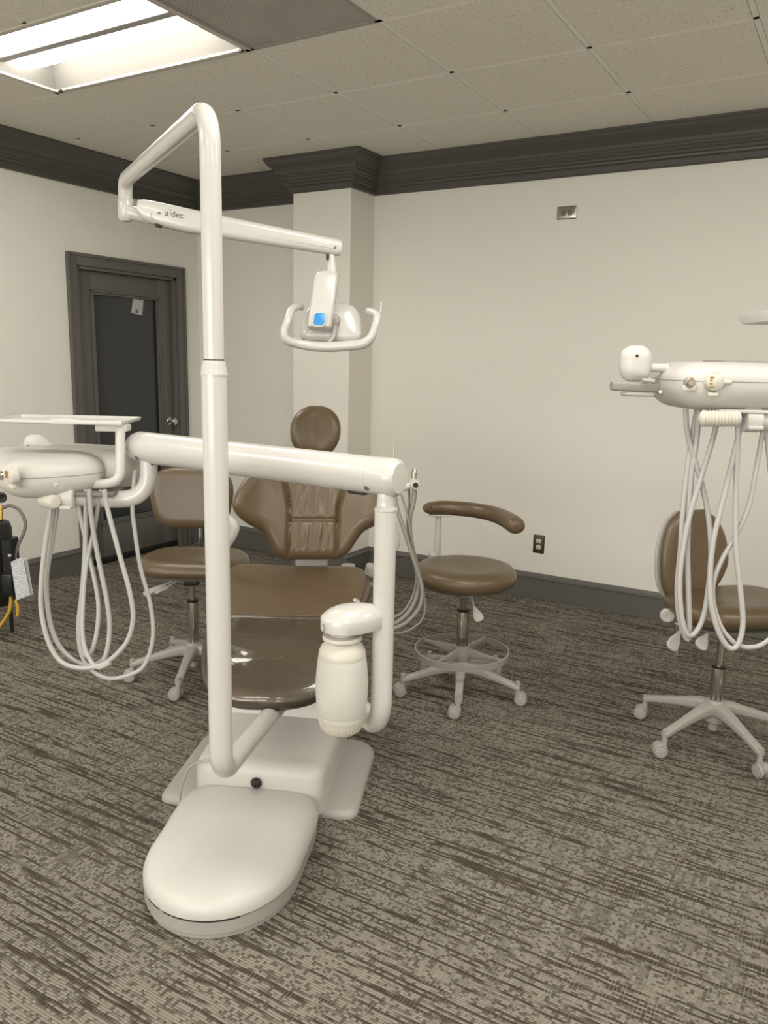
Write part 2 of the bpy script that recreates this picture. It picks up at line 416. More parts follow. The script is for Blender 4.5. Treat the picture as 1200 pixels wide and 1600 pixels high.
# ------------------------------------------------------------------ door in the left wall
dr = bpy.data.objects.new('door_1', None); COL.objects.link(dr); dr.location = (XL, (D0+D1)/2, 0); struct(dr)
m = MB()
def ybar(m, x0, x1, y0, y1, z0, z1, bev=.004): m.box(((x0+x1)/2, (y0+y1)/2, (z0+z1)/2), (x1-x0, y1-y0, z1-z0), bev=bev, seg=2)
cw = .078
for a, b in ((D0-cw, D0), (D1, D1+cw)): ybar(m, XL-.001, XL+.018, a, b, 0, DZ+cw); ybar(m, XL+.01, XL+.026, a if a < D0 else b-.02, a+.02 if a < D0 else b, 0, DZ+cw)
ybar(m, XL-.001, XL+.018, D0-.001, D1+.001, DZ, DZ+cw); ybar(m, XL+.01, XL+.026, D0-cw+.019, D1+cw-.019, DZ+cw-.02, DZ+cw)
for a, b in ((D0-.001, D0+.02), (D1-.02, D1+.001)): ybar(m, XL-.14, XL+.004, a, b, 0, DZ, .001)
ybar(m, XL-.14, XL+.004, D0, D1, DZ-.02, DZ+.001, .001)
for a, b in ((D0+.018, D0+.032), (D1-.032, D1-.018)): ybar(m, XL-.14, XL-.07, a, b, 0, DZ-.02, .001)
m.build('door_frame', 'trim', dr)
SX = XL-.03      # face of the door leaf
y0, y1, z1 = D0+.022, D1-.022, DZ-.022
gy0, gy1, gz0, gz1 = y0+.125, y1-.135, .30, DZ-.16
m = MB()
ybar(m, SX-.04, SX, y0, gy0, .045, z1); ybar(m, SX-.04, SX, gy1, y1, .045, z1)
ybar(m, SX-.04, SX, gy0-.002, gy1+.002, .045, gz0); ybar(m, SX-.04, SX, gy0-.002, gy1+.002, gz1, z1)
m.build('door_panel', 'trim', dr)
m = MB()
for d, o in ((0, .010), (.016, .004)):
    a, b, c, e = gy0-.02+d, gy1+.02-d, gz0-.02+d, gz1+.02-d; q = .014
    ybar(m, SX-.01, SX+o, a, a+q, c, e); ybar(m, SX-.01, SX+o, b-q, b, c, e); ybar(m, SX-.01, SX+o, a, b, c, c+q); ybar(m, SX-.01, SX+o, a, b, e-q, e)
m.build('glazing_bead', 'trim', dr)
m = MB(); ybar(m, SX-.026, SX-.020, gy0, gy1, gz0, gz1, 0); m.build('glass_pane', 'glass_dark', dr)
m = MB(); ybar(m, SX-.045, SX+.004, y0, y1, .004, .048); m.build('door_sweep', 'black', dr)
m = MB(); k = Vector((SX, gy1+.085, .965))
m.lathe([(.001, 0), (.031, 0), (.031, .006), (.026, .010), (.011, .014), (.010, .034), (.020, .040), (.027, .050), (.027, .058), (.018, .066), (.001, .067)], k, (1, 0, 0)); m.build('door_knob', 'chrome', dr)
# notice stuck on the glass
p0 = onX(207.5, 466.5, SX-.018); p1 = onX(224, 469, SX-.018); p2 = onX(222, 493, SX-.018); p3 = onX(205, 489, SX-.018)
m = MB(); e = Vector((.0015, 0, 0)); m.add([p0, p1, p2, p3, p0+e, p1+e, p2+e, p3+e], [(0, 1, 2, 3), (7, 6, 5, 4), (0, 4, 5, 1), (1, 5, 6, 2), (2, 6, 7, 3), (3, 7, 4, 0)], False)
nt = m.build('door_notice', 'printed'); tag(nt, 'small pale printed notice taped crookedly on the dark door glass', 'notice')
m = MB(); c = p2*.45+p3*.55+(p0-p3)*.2+e*1.2; m.box(c, (.001, .022, .026)); m.build('printed_mark', 'text', nt)

# ------------------------------------------------------------------ wall outlets
def outlet(px, py, horiz, plate, face, label):
    c = onY(px, py, YB)+Vector((0, -.0005, 0)); t = thing('wall_outlet', c, label, 'outlet', 'outlets in the back wall')
    X, Z = (Vector((0, 0, 1)), Vector((-1, 0, 0))) if horiz else (Vector((1, 0, 0)), UP); Y = Vector((0, -1, 0))
    m = MB(); m.loft([rect_ring(c+Y*a, X, Z, .072-b, .116-b, .004) for a, b in ((0, 0), (.002, 0), (.0065, .012))]); m.build('cover_plate', plate, t)
    for s in (-1, 1):
        q = c+Z*s*.0195+Y*.006
        m = MB(); m.loft([rect_ring(q+Y*a, X, Z, .034-b, .029-b, .0125) for a, b in ((0, 0), (.002, 0), (.0025, .001))]); o = m.build('receptacle', face, t)
        m = MB()
        for dx, dz, w_, h_ in ((-.0065, .003, .0022, .009), (.0065, .003, .0022, .008), (0, -.008, .005, .005)): m.box(q+X*dx+Z*dz+Y*.0027, (w_, .001, h_), (X, Y, Z))
        m.build('slot', 'darkgap', o)
    m = MB(); m.lathe([(.001, 0), (.0035, 0), (.003, .0015)], c+Y*.006, Y, 12); m.build('screw', 'steel', t)
outlet(886, 332.5, True, 'steel', 'midgrey', 'stainless steel outlet plate mounted sideways high on the white wall')
outlet(842, 850, False, 'bronze', 'ivory', 'dark bronze outlet plate with ivory sockets low above the baseboard')

# ------------------------------------------------------------------ ceiling light and vent
lx0, lx1, ly0, ly1 = G0X, G0X+2*T, G0Y-T, G0Y
t = thing('ceiling_light', ((lx0+lx1)/2, (ly0+ly1)/2, CEIL), 'lit rectangular ceiling light with two bright lamp bands in a white frame', 'ceiling light')
m = MB(); fw = .026
for a, b, c, d in ((lx0, lx1, ly0, ly0+fw), (lx0, lx1, ly1-fw, ly1), (lx0, lx0+fw, ly0, ly1), (lx1-fw, lx1, ly0, ly1)): m.box(((a+b)/2, (c+d)/2, CEIL+.001), (b-a, d-c, .012), bev=.002, seg=1)
m.build('frame', 'cream', t)
m = MB(); xm = (lx0+lx1)/2; ym = (ly0+ly1)/2; hx = (lx1-lx0)/2-fw+.002; hy = (ly1-ly0)/2-fw+.002
def rr(z, ix, iy): return [Vector((xm+sx*(hx-ix), ym+sy*(hy-iy), CEIL+z)) for sx, sy in ((1, 1), (-1, 1), (-1, -1), (1, -1))]
m.loft([rr(.004, 0, 0), rr(.10, .05, .055), rr(.11, .05, .055)], False, False)
m.add([*rr(.10, .045, .05)], [(0, 1, 2, 3)], False); m.build('reflector', 'grey', t)
for s, cy in ((-1, ym-.145), (1, ym+.075)):
    m = MB(); rings = []
    for xx, k in ((lx0+.085, .7), (lx0+.10, 1), (lx1-.10, 1), (lx1-.085, .7)):
        rings.append([Vector((xx, cy+.080*k*math.cos(a), CEIL+.088-.055*k*math.sin(a))) for a in [PI*q/12 for q in range(13)]])
    m.loft(rings); m.build('lamp_lens', 'glow', t)
m = MB()
m.box((xm, ym-.035, CEIL+.045), (lx1-lx0-.10, .042, .02), bev=.003); m.build('centre_strip', 'greybase', t)
for x in (lx0+.06, lx1-.035):
    m = MB(); m.box((x, ly1-.028, CEIL-.006), (.02, .012, .014), bev=.003); m.build('latch', 'black', t)
t = thing('air_vent', (G0X+2.5*T, G0Y-.5*T, CEIL), 'square grey perforated air vent in the ceiling beside the light', 'vent')
m = MB(); x0 = G0X+2*T; x1 = x0+T; m.box(((x0+x1)/2, ym, CEIL+.004), (T-.03, T-.03, .006)); m.build('perforated_panel', 'vent', t)
m = MB()
for a, b, c, d in ((x0+.002, x1-.002, ly0, ly0+.016), (x0+.002, x1-.002, ly1-.016, ly1), (x0+.002, x0+.016, ly0, ly1), (x1-.016, x1-.002, ly0, ly1)): m.box(((a+b)/2, (c+d)/2, CEIL+.002), (b-a, d-c, .01))
m.build('frame', 'grey', t)

# ------------------------------------------------------------------ stools
def caster(c, az, t):
    """c: point on the floor under the stem; az: way the wheels trail"""
    X = Vector((math.cos(az), math.sin(az), 0)); Y = Vector((-X.y, X.x, 0)); r = .0275; o = c+X*.014
    m = MB()
    m.tube([c+UP*.05, c+UP*.105], .011, 12)
    m.loft([rect_ring(o+Y*s+UP*.036, X, UP, .050, .040, .018) for s in (-.009, .009)])
    b = m.build('caster', 'greybase', t)
    for s in (-1, 1):
        m = MB(); m.lathe([(.001, -.0085), (.024, -.0085), (r, -.006), (r, .004), (.0245, .0075)], o+Y*s*.0165+UP*r, Y*s, 28)
        m.k = 1; m.lathe([(.0243, .004), (.0243, .0079), (.0232, .0079), (.0232, .004)], o+Y*s*.0165+UP*r, Y*s, 28)
        m.k = 0; m.lathe([(.0225, .004), (.0225, .0085), (.020, .0095), (.001, .0095)], o+Y*s*.0165+UP*r, Y*s, 28)
        m.build('wheel', ['greybase', 'darkgap'], b)
def star_base(t, C, R, phase, az, zt=.155):
    m = MB(); m.lathe([(.02, .075), (.034, .085), (.038, .12), (.036, zt), (.030, zt+.008), (.001, zt+.008)], C); m.tube([C+UP*.05, C+UP*.09], .018, 16); m.build('hub', 'greybase', t)
    for k in range(5):
        a = math.radians(phase+72*k); X = Vector((math.cos(a), math.sin(a), 0)); Y = Vector((-X.y, X.x, 0)); rings = []
        for s, zz, w_, h_ in ((.02, zt-.028, .060, .058), (.06, zt-.024, .050, .050), (.11, zt-.034, .040, .040), (.17, zt-.048, .035, .032), (.225, zt-.062, .033, .026), (.262, zt-.071, .034, .024), (.275, zt-.076, .026, .018)):
            s_ = s*R/.268
            rings.append(rect_ring(C+X*s_+UP*zz, Y, UP, w_, h_, min(w_, h_)*.32, 4))
        m = MB(); m.loft(rings); m.build('leg', 'greybase', t)
        caster(C+X*R, math.radians(az[k % len(az)]), t)
def lever(t, p0, p1, p2, w_=.022):
    m = MB(); m.tube([p0, p1], .0045, 10); d = (p2-p1).normalized(); side = d.cross(CF).normalized(); nrm = side.cross(d)
    m.loft([rect_ring(p1+d*((p2-p1).length*q)-d*.004, side, nrm, ww, .012, .0055, 4) for q, ww in ((0, .012), (.2, .02), (.5, w_*1.7), (.8, w_*2), (.95, w_*1.5), (1, w_*.7))])
    m.build('lever', 'white_soft', t)
def column(t, C, z0, z1, z2, r0=.0265, r1=.015, upper='midgrey'):
    m = MB(); m.lathe([(.001, z0), (r0*.92, z0), (r0, z0+.02), (r0, z1-.004), (r0*.96, z1), (.001, z1)], C); m.build('gas_cylinder', 'chrome', t)
    m = MB(); m.lathe([(r0*1.02, z1-.004), (r0*1.06, z1), (r0*1.02, z1+.006), (r1, z1+.006)], C); m.build('collar', 'black', t)
    m = MB(); m.tube([C+UP*(z1-.01), C+UP*z2], r1, 20); m.build('piston', upper, t)
RI = Vector((CR.x, CR.y, 0)).normalized(); FW = Vector((CF.x, CF.y, 0)).normalized()   # the photographer's right and forward, on the floor

# middle stool with foot ring and curved arm
C = Vector((-1.406, 3.078, 0))
st = thing('operator_stool', C, 'round brown stool with curved padded arm and grey foot ring', 'stool', 'brown operator stools around the dental chair')
star_base(st, C, .262, -66.6, (200, 20, 100, 160, 220), .15)
column(st, C, .155, .385, .47)
m = MB(); m.lathe([(.001, .455), (.05, .458), (.06, .475), (.135, .492), (.16, .50), (.16, .512), (.001, .512)], C); m.tube([C+RI*.02+UP*.47, C-RI*.11+FW*.0+UP*.492], .012, 10); m.build('seat_plate', 'greybase', st)
m = MB(); m.lathe([(.001, .500), (.17, .501), (.198, .507), (.217, .523), (.225, .546), (.220, .567), (.203, .583), (.17, .590), (.12, .585), (.06, .578), (.001, .576)], C, seg=64); m.build('seat', 'leather', st)
m = MB(); zr = .195
m.lathe([(.203, zr-.014), (.207, zr-.014), (.209, zr), (.207, zr+.014), (.203, zr+.014), (.201, zr), (.203, zr-.014)], C, seg=64)
mm = MB()
vs, fs = [], []
for k in range(64):
    a = 2*PI*k/64; u = Vector((math.cos(a), math.sin(a), 0))
    for r_, z_ in ((.2025, -.015), (.209, -.013), (.209, .013), (.2025, .015)): vs.append(C+u*r_+UP*(zr+z_))
for k in range(64):
    b, n_ = k*4, ((k+1) % 64)*4
    for q in range(4): fs.append((b+q, b+(q+1) % 4, n_+(q+1) % 4, n_+q))
mm.add(vs, fs)
for k in range(4):
    a = math.radians(YAW*57.2958*-1+45+90*k+8); u = Vector((math.cos(a), math.sin(a), 0)); v = Vector((-u.y, u.x, 0))
    mm.loft([rect_ring(C+u*s+UP*z, v, UP, .012, h_, .004, 3) for s, z, h_ in ((.02, zr-.004, .05), (.06, zr, .04), (.14, zr+.003, .022), (.204, zr+.006, .014))])
mm.lathe([(.029, zr-.035), (.036, zr-.035), (.036, zr+.028), (.029, zr+.028)], C)
mm.build('foot_ring', 'grey', st)
lever(st, C+RI*.02-FW*.05+UP*.485, C+RI*.035-FW*.10+UP*.43, C+RI*.062-FW*.12+UP*.372)
pb = C-RI*.105+FW*.262
m = MB(); m.tube([C-RI*.03+FW*.05+UP*.495, C-RI*.09+FW*.24+UP*.50], .012, 10); m.tube([pb+UP*.49, pb+UP*.66], .016, 16); m.tube([pb-RI*.01+UP*.565, pb-RI*.035-FW*.01+UP*.565], .013, 12); m.tube([pb+UP*.63, pb+UP*.755], .0135, 16); m.build('arm_post', 'white_soft', st)
m = MB(); m.box(pb+UP*.757+RI*.005, (.10, .05, .008), (RI, FW, UP), bev=.003); m.build('arm_plate', 'white_soft', st)
m = MB()
pts = [(-.162, .228), (-.152, .243), (-.10, .268), (-.02, .268), (.06, .238), (.125, .178), (.166, .095), (.190, .0), (.198, -.055), (.199, -.075), (.1995, -.088)]
rad = [.012, .026, .033, .034, .034, .035, .036, .037, .0365, .031, .018]
m.tube([C+RI*a+FW*b+UP*(.792-.0015*i) for i, (a, b) in enumerate(pts)], rad, 24, smooth_path=6, flat=1.15); m.build('padded_arm', 'leather', st)

# left stool behind the delivery arm
C = Vector((-2.52, 2.57, 0))
st = thing('operator_stool', C, 'brown stool with a wide padded back, behind the left instrument hoses', 'stool', 'brown operator stools around the dental chair')
star_base(st, C, .272, -60, (200, 150, 60, 100, 220), .155)
column(st, C, .16, .36, .455, .024, .012)
m = MB(); m.box(C+UP*.452, (.062, .06, .03), (RI, FW, UP), bev=.004); m.build('tilt_box', 'black', st)
m = MB(); m.loft([rect_ring(C+UP*z, RI, FW, a, b, .08) for z, a, b in ((.468, .10, .10), (.48, .24, .20), (.505, .38, .32))]); m.build('seat_plate', 'greybase', st)
def seatF(C, z, rot=0, dish=.0):
    X = RI*math.cos(rot)+FW*math.sin(rot); Y = -RI*math.sin(rot)+FW*math.cos(rot)
    return lambda u, v, n: C+X*u+Y*v+UP*(z+n+dish*u*u)
rows = [(-.19, -.10, .10), (-.175, -.165, .165), (-.13, -.215, .215), (-.05, -.24, .24), (.05, -.238, .238), (.12, -.215, .215), (.17, -.17, .17), (.185, -.12, .12)]
m = MB(); m.cushion(rows, .045, .035, .06, seatF(C+RI*.015, .535, 0), detail=lambda u, v: -.012*math.exp(-((u/.12)**2+((v)/.1)**2))); m.build('seat', 'leather', st)
bc = C+FW*.21-RI*.040+UP*.80
tl = .12
def backF(c, rot, tilt, curve=0.):
    X = RI*math.cos(rot)+FW*math.sin(rot); N = -FW*math.cos(rot)+RI*math.sin(rot); V = UP*math.cos(tilt)-N*math.sin(tilt); N2 = N*math.cos(tilt)+UP*math.sin(tilt)
    return lambda u, v, n: c+X*u+V*v+N2*(n+curve*u*u)
rows = [(-.145, -.10, .10), (-.135, -.135, .135), (-.10, -.168, .168), (-.03, -.188, .188), (.04, -.195, .195), (.09, -.182, .182), (.125, -.145, .145), (.14, -.09, .09)]
m = MB(); m.cushion(rows, .030, .030, .045, backF(bc, 0, tl, .5)); m.build('backrest', 'leather', st)
m = MB()
for s in (-.014, .014): m.tube([C+RI*(s-.004)+FW*.12+UP*.49, C+RI*(s-.004)+FW*.235+UP*.50, C+RI*(s-.004)+FW*.25+UP*.54, C+RI*(s-.004)+FW*.25+UP*.76], .008, 12, smooth_path=4)
m.build('back_bracket', 'chrome', st)
lever(st, C-RI*.05+UP*.475, C-RI*.12-FW*.04+UP*.44, C-RI*.205-FW*.07+UP*.405, .014)
lever(st, C-RI*.04-FW*.02+UP*.475, C-RI*.09-FW*.08+UP*.445, C-RI*.14-FW*.12+UP*.425, .008)

# right stool against the back wall
C = Vector((-.370, 3.214, 0))
st = thing('operator_stool', C, 'brown stool behind the hanging hoses at the right edge, showing its white back shell', 'stool', 'brown operator stools around the dental chair')
star_base(st, C, .279, -46.6, (315, 200, 170, 180, 200), .165)
column(st, C, .165, .31, .46, .0262, .0155, 'chrome')
m = MB(); m.loft([rect_ring(C+RI*.03+UP*z, RI, FW, a, b, .07) for z, a, b in ((.465, .16, .14), (.48, .30, .26), (.50, .36, .32))]); m.build('seat_plate', 'greybase', st)
rows = [(-.20, -.10, .10), (-.185, -.165, .165), (-.13, -.222, .222), (-.05, -.25, .25), (.05, -.248, .248), (.12, -.222, .222), (.17, -.17, .17), (.185, -.12, .12)]
m = MB(); m.cushion(rows, .045, .04, .065, seatF(C+RI*.03, .555, .15), detail=lambda u, v: -.010*math.exp(-((u/.12)**2+(v/.1)**2))); m.build('seat', 'leather', st)
bc = C-RI*.098+FW*.135+UP*.735
rows = [(-.19, -.06, .05), (-.175, -.115, .085), (-.13, -.150, .13), (-.06, -.163, .163), (.01, -.160, .162), (.08, -.140, .142), (.135, -.105, .105), (.165, -.06, .06)]
FB = backF(bc, .38, .12, .7)
m = MB(); m.cushion(rows, .028, .024, .04, FB); m.build('backrest', 'leather', st)
rows2 = [(a*1.0, b*1.02, c*1.0) for a, b, c in rows]
m = MB(); m.cushion(rows2, .0, .030, .03, lambda u, v, n: FB(u-.004, v, n-.020)); m.build('back_shell', 'white_soft', st)
m = MB(); q = spot(1042, 960, 3.10); ax = (-FW-RI*.15).normalized()
m.lathe([(.001, 0), (.026, 0), (.029, .004), (.029, .016), (.024, .022), (.010, .022), (.009, .018), (.001, .018)], q, ax, 9); m.tube([q, q+RI*.12+FW*.05], .012, 10); m.build('adjusting_knob', 'white_soft', st)
m = MB(); q = spot(1060, 975, 3.15); m.tube([q, q-UP*.12], .0145, 16); m.build('back_rod', 'chrome', st)
lever(st, spot(1065, 975, 3.1), spot(1062, 987, 3.1), spot(1047, 1016, 3.06), .026)
lever(st, spot(1118, 978, 3.0), spot(1104, 992, 2.98), spot(1092, 1014, 2.95), .026)

# ------------------------------------------------------------------ dental chair
CO = Vector((-1.55, 1.844, 0)); EX = Vector((.916, .401, 0)).normalized(); EY = Vector((-EX.y, EX.x, 0))
def L(x, y, z): return CO+EX*x+EY*y+UP*z
ch = thing('dental_chair', CO, 'brown upholstered dental chair on a white floor base, toe end towards the viewer', 'dental chair')
# floor base plate with side wings
def rounded(pts, r, n=5):
    out = []; N = len(pts)
    for i in range(N):
        p, a, b = Vector(pts[i]), Vector(pts[i-1]), Vector(pts[(i+1) % N]); u = (a-p).normalized(); v = (b-p).normalized()
        rr_ = min(r, (a-p).length*.48, (b-p).length*.48); s, e_ = p+u*rr_, p+v*rr_
        for k in range(n+1):
            t_ = k/n; q = s*(1-t_)**2+p*2*t_*(1-t_)+e_*t_*t_; out.append((q.x, q.y))
    return out
def inset(ol, d):
    xs = [p[0] for p in ol]; ys = [p[1] for p in ol]; cx, cy = (min(xs)+max(xs))/2, (min(ys)+max(ys))/2
    kx, ky = 1-2*d/(max(xs)-min(xs)), 1-2*d/(max(ys)-min(ys))
    return [(cx+(x-cx)*kx, cy+(y-cy)*ky) for x, y in ol]
def pillow_block(m, ol, zs, F=lambda x, y, z: L(x, y, z)):
    """stack of (inset, z) rings of an outline, capped"""
    m.loft([[F(x, y, z) for x, y in inset(ol, d)] for d, z in zs]); return m
wing = rounded([(-.335, 0), (.33, 0), (.33, .46), (.27, .52), (-.27, .52), (-.335, .46)], .05)
m = MB(); pillow_block(m, wing, ((0, 0), (0, .010), (.006, .020), (.02, .026), (.06, .03), (.10, .034))); m.build('base_plate', 'greybase', ch)
# front cover: a long nose that lies on a grey skirt
nose = [(.004+.228*math.cos(PI+PI*k/28), -.34+.25*math.sin(PI+PI*k/28)) for k in range(29)]
nose += [(.234, -.25), (.236, -.17), (.232, -.10), (.218, -.055), (.19, -.022), (.15, -.006), (.05, .0), (-.05, .0), (-.15, -.004), (-.19, -.02), (-.218, -.052), (-.23, -.10), (-.230, -.17), (-.226, -.25)]
nose = [(x*.945+.005, y) for x, y in nose]
m = MB(); pillow_block(m, nose, ((.006, 0), (.006, .012), (0, .016), (0, .050), (.012, .052))); m.build('base_skirt', 'greybase', ch)
m = MB()
for a0, a1 in ((228, 241), (246, 252), (254, 300)):
    pts = [L(.009+.2155*math.cos(math.radians(a)), -.34+.247*math.sin(math.radians(a)), .053) for a in [a0+(a1-a0)*q/10 for q in range(11)]]
    m.tube(pts, .0035, 6)
m.build('skirt_gap', 'darkgap', ch)
m = MB(); pillow_block(m, nose, ((.004, .054), (-.002, .057), (-.002, .070), (.003, .084), (.012, .095), (.026, .103), (.05, .109), (.09, .113), (.15, .115))); m.build('front_cover', 'white_soft', ch)
back = rounded([(-.212, .0), (.215, .0), (.222, .30), (-.225, .30)], .05)
m = MB(); pillow_block(m, rounded([(-.20, -.03), (.225, -.03), (.225, .48), (-.22, .48)], .05), ((0, .02), (0, .10), (.0, .145), (.008, .166), (.024, .178), (.05, .182))); m.build('pump_cover', 'white_soft', ch)
m = MB()
rg = []
for y, z, w_, h_ in ((.33, .17, .40, .02), (.36, .19, .41, .08), (.42, .235, .41, .14), (.55, .32, .40, .20), (.70, .42, .36, .20), (.80, .48, .32, .14)): rg.append(rect_ring(L(-.01, y, z), EX, UP, w_, h_, min(.03, h_*.45)))
m.loft(rg); m.build('lift_arm', 'white_soft', ch)
m = MB(); m.lathe([(.001, 0), (.016, 0), (.018, .006), (.012, .014), (.001, .015)], L(.012, -.033, .125), -EY, 20); m.build('foot_switch_port', 'black', ch)
m = MB()
pt = [spot(325, 1205, 2.28), spot(300, 1207, 2.3), spot(286, 1225, 2.28), spot(280, 1243, 2.24)]; pt = [onZ(p_[0], p_[1], p_[2]) for p_ in ((330, 1188, .185), (312, 1190, .178), (296, 1200, .15), (286, 1222, .10), (281, 1247, .045), (280, 1258, .030))]
m.tube(pt, .004, 8, smooth_path=5); m.build('power_cord', 'greybase', ch)

# upper frame, swivelled a little to the left
toe = onZ(414, 1055, .56); rear = onZ(467, 887, .665)
A = (rear-toe); SL = A.length; VY = A.normalized(); VX = Vector((VY.y, -VY.x, 0)).normalized(); VN = VX.cross(VY).normalized()
def seat_w(v):
    pass
rows = []
for q, hw in ((-.066, .055), (-.058, .100), (-.035, .145), (.01, .176), (.07, .194), (.16, .206), (.35, .225), (.6, .248), (.8, .262), (.92, .258), (.98, .235), (1.0, .20)): rows.append((q*SL, -hw, hw))
def toe_sag(v):
    q = v/SL; return -.055*max(0, (.22-q)/.28)**1.6
def SF(u, v, n): return toe+VX*u+VY*v+VN*(n+toe_sag(v)+.10*u*u*(1 if v > SL*.4 else v/(SL*.4)))
def sdet(u, v):
    q = v/SL; d = 0
    for c_, a_ in ((.72, .002), (.40, .003)): d -= a_*math.exp(-((q-c_)/.008)**2)
    return d
m = MB(); m.cushion(rows, .016, .040, .035, SF, nu=50, nv=80, detail=sdet); m.build('seat_cushion', 'leather', ch)
# rolled piping side bolsters of the seat
for s in (1,):
    m = MB(); pts = [SF(s*(.245+.0*q), SL*q, -.026) for q in (.64, .72, .80, .88, .95)]
    m.tube([p_-UP*.004*i for i, p_ in enumerate(pts)], [.018, .030, .036, .034, .02], 20, smooth_path=4); m.build('seat_bolster', 'leather', ch)
# clear toe cover
rowc = [(v, a*1.03, b*1.03) for v, a, b in rows if v < .47*SL]; rowc = [(-.070*SL, -.055, .055)]+rowc[1:]+[(.46*SL, -.244, .244)]
m = MB()
m.cushion(rowc, .0200, .045, .036, SF, nu=40, nv=50); cv = m.build('toe_cover', 'vinyl', ch); cv['label'] = 'clear plastic cover over the toe end'
m = MB()
for qa, qb in ((.405, .43), (.40, .403)): m.tube([SF(-.2, SL*qa, .022), SF(-.1, SL*(qa+.004), .023), SF(.02, SL*qb, .023), SF(.14, SL*(qb+.003), .022)], .0016, 6, smooth_path=4)
m.build('cover_crease', 'vinyl', ch)
m = MB(); m.loft([rect_ring(toe+VX*0+VY*(SL*q)-UP*z, VX, UP, w_, h_, .02) for q, z, w_, h_ in ((.22, .075, .20, .03), (.5, .085, .30, .05), (.9, .09, .34, .07))]); m.build('seat_frame', 'greybase', ch)
# side button
m = MB(); q = SF(.235, SL*.60, -.0); m.lathe([(.001, 0), (.016, 0), (.018, .006), (.012, .012), (.001, .013)], q, (VX*.6+UP*.6-VY*.3).normalized(), 20); m.build('swivel_knob', 'cream', ch)

# backrest
bd = 3.02
BB = spot(487, 874, bd)                      # bottom centre of the backrest
BX = (RI*.985+FW*.10).normalized()
BV = (UP*.90+VY*.43).normalized(); BN = BX.cross(BV).normalized()
BN = -BN if BN.dot(CF) > 0 else BN
k = bd/FPX
def BF(u, v, n): return BB+BX*u+BV*v+BN*(n+1.1*max(0, abs(u)-.10)**2*6*.5)
def R_(y): return (874-y)*k*1.06
rows = [(R_(y), -wl*k, wr*k) for y, wl, wr in ((874, 36, 36), (870, 50, 50), (862, 59, 59), (850, 67, 67), (840, 74, 74), (833, 82, 82), (827, 98, 98), (819, 113, 113), (808, 122, 121), (795, 122, 121), (770, 113, 113), (748, 99, 99), (732, 82, 82), (720, 60, 60), (712, 42, 42))]
def bdet(u, v):
    x = abs(u)/k; y = 874-v/k/1.06; d = 0
    xs = 38+max(0, 800-y)*.22
    d -= .013*math.exp(-((x-xs)/3.6)**2)
    if x < xs:
        d -= .006+.010*math.exp(-((y-817)/2.6)**2)
        fold = math.exp(-((y-(838 if y > 817 else 792))/20)**2)
        d += .0030*math.sin(u/k*.33+math.sin(y*.05+u*30)*1.2)*fold+.0016*math.sin(u/k*.62+1+y*.03)*fold
    else:
        d += .012*(1-math.exp(-((x-xs)/16)**2))*math.exp(-((x-xs-20)/50)**2)
    return d
m = MB(); m.cushion(rows, .045, .03, .045, BF, nu=150, nv=110, detail=bdet); m.build('backrest', 'leather', ch)
hc = spot(493, 673, 3.13)
HV = (UP*.93+VY*.35).normalized(); HN = BX.cross(HV); HN = -HN if HN.dot(CF) > 0 else HN
k2 = 3.13/FPX
rows = [((673-y)*k2*1.05, -a*k2, a*k2) for y, a in ((712, 16), (708, 24), (702, 30), (692, 36), (678, 39), (664, 38), (652, 33), (643, 25), (637, 15), (635, 8))]
m = MB(); m.cushion(rows, .042, .035, .055, lambda u, v, n: hc+BX*u+HV*v+HN*(n+2*u*u), nu=36, nv=36, detail=lambda u, v: -.008*math.exp(-(u/.05)**2)); m.build('headrest', 'leather', ch)
m = MB(); a = hc-HN*.03-HV*.08; b = BB+BV*.30-BN*.04; m.tube([a, b], .018, 12); m.build('headrest_post', 'chrome', ch)
m = MB(); b0 = BB+BV*.10-BN*.045; s0 = BB-UP*.10-BN*.07; m.loft([rect_ring(p_, BX, BN, .125, .03, .008, 3) for p_ in (b0+BV*.12, b0, BB-UP*.03-BN*.05, s0)]); m.build('back_support', 'greybase', ch)
m = MB(); m.cushion([(R_(870)+.02, -.10, .10), (.12, -.13, .13), (.22, -.20, .20), (.32, -.17, .17), (.36, -.10, .10)], .0, .03, .04, lambda u, v, n: BF(u, v, n-.033), nu=20, nv=20); m.build('back_shell', 'white_soft', ch)
# arm rest brackets either side
m = MB(); p_ = [spot(352, 858, 2.95), spot(362, 838, 2.93), spot(366, 822, 2.92), spot(355, 810, 2.92), spot(340, 800, 2.92)]; m.tube(p_, [.010, .018, .020, .018, .012], 14, smooth_path=4); m.build('arm_bracket', 'white_soft', ch)
m = MB(); m.tube([spot(618, 860, 2.9), spot(620, 845, 2.9), spot(618, 825, 2.9)], [.008, .013, .008], 14, smooth_path=4)
m.build('arm_bracket', 'white_soft', ch)

# ------------------------------------------------------------------ cup holders behind the seat (assistant side)
# ------------------------------------------------------------------ delivery unit on the chair's right
PD = 1.97
BD = 1.93
PO = spot(600, 800, PD)
def vline(P, px_z): return Vector((P.x, P.y, px_z))
base_pt = spot(596, 1100, PD); PX, PY = base_pt.x, base_pt.y
top = spot(600, 775, PD)
du = thing('delivery_unit', Vector((PX, PY, .5)), 'white instrument delivery unit carried by a long arm across the chair, with hoses at left', 'dental delivery unit', 'white instrument delivery units')
r = .0262
zt = vz(PX, PY, 795); zb = vz(PX, PY, 1092)
PC = lambda z: Vector((PX, PY, z))
m = MB()
j = L(.17, .10, .475)
dirn = (Vector((j.x, j.y, 0))-Vector((PX, PY, 0))).normalized()
rb = .095; pts = [PC(zt), PC(zb+.02)]
for q in range(0, 10):
    a = PI/2*q/9; pts.append(PC(zb)+dirn*rb*(1-math.cos(a))-UP*rb*math.sin(a))
endz = zb-rb; pts.append(Vector((j.x, j.y, endz)))
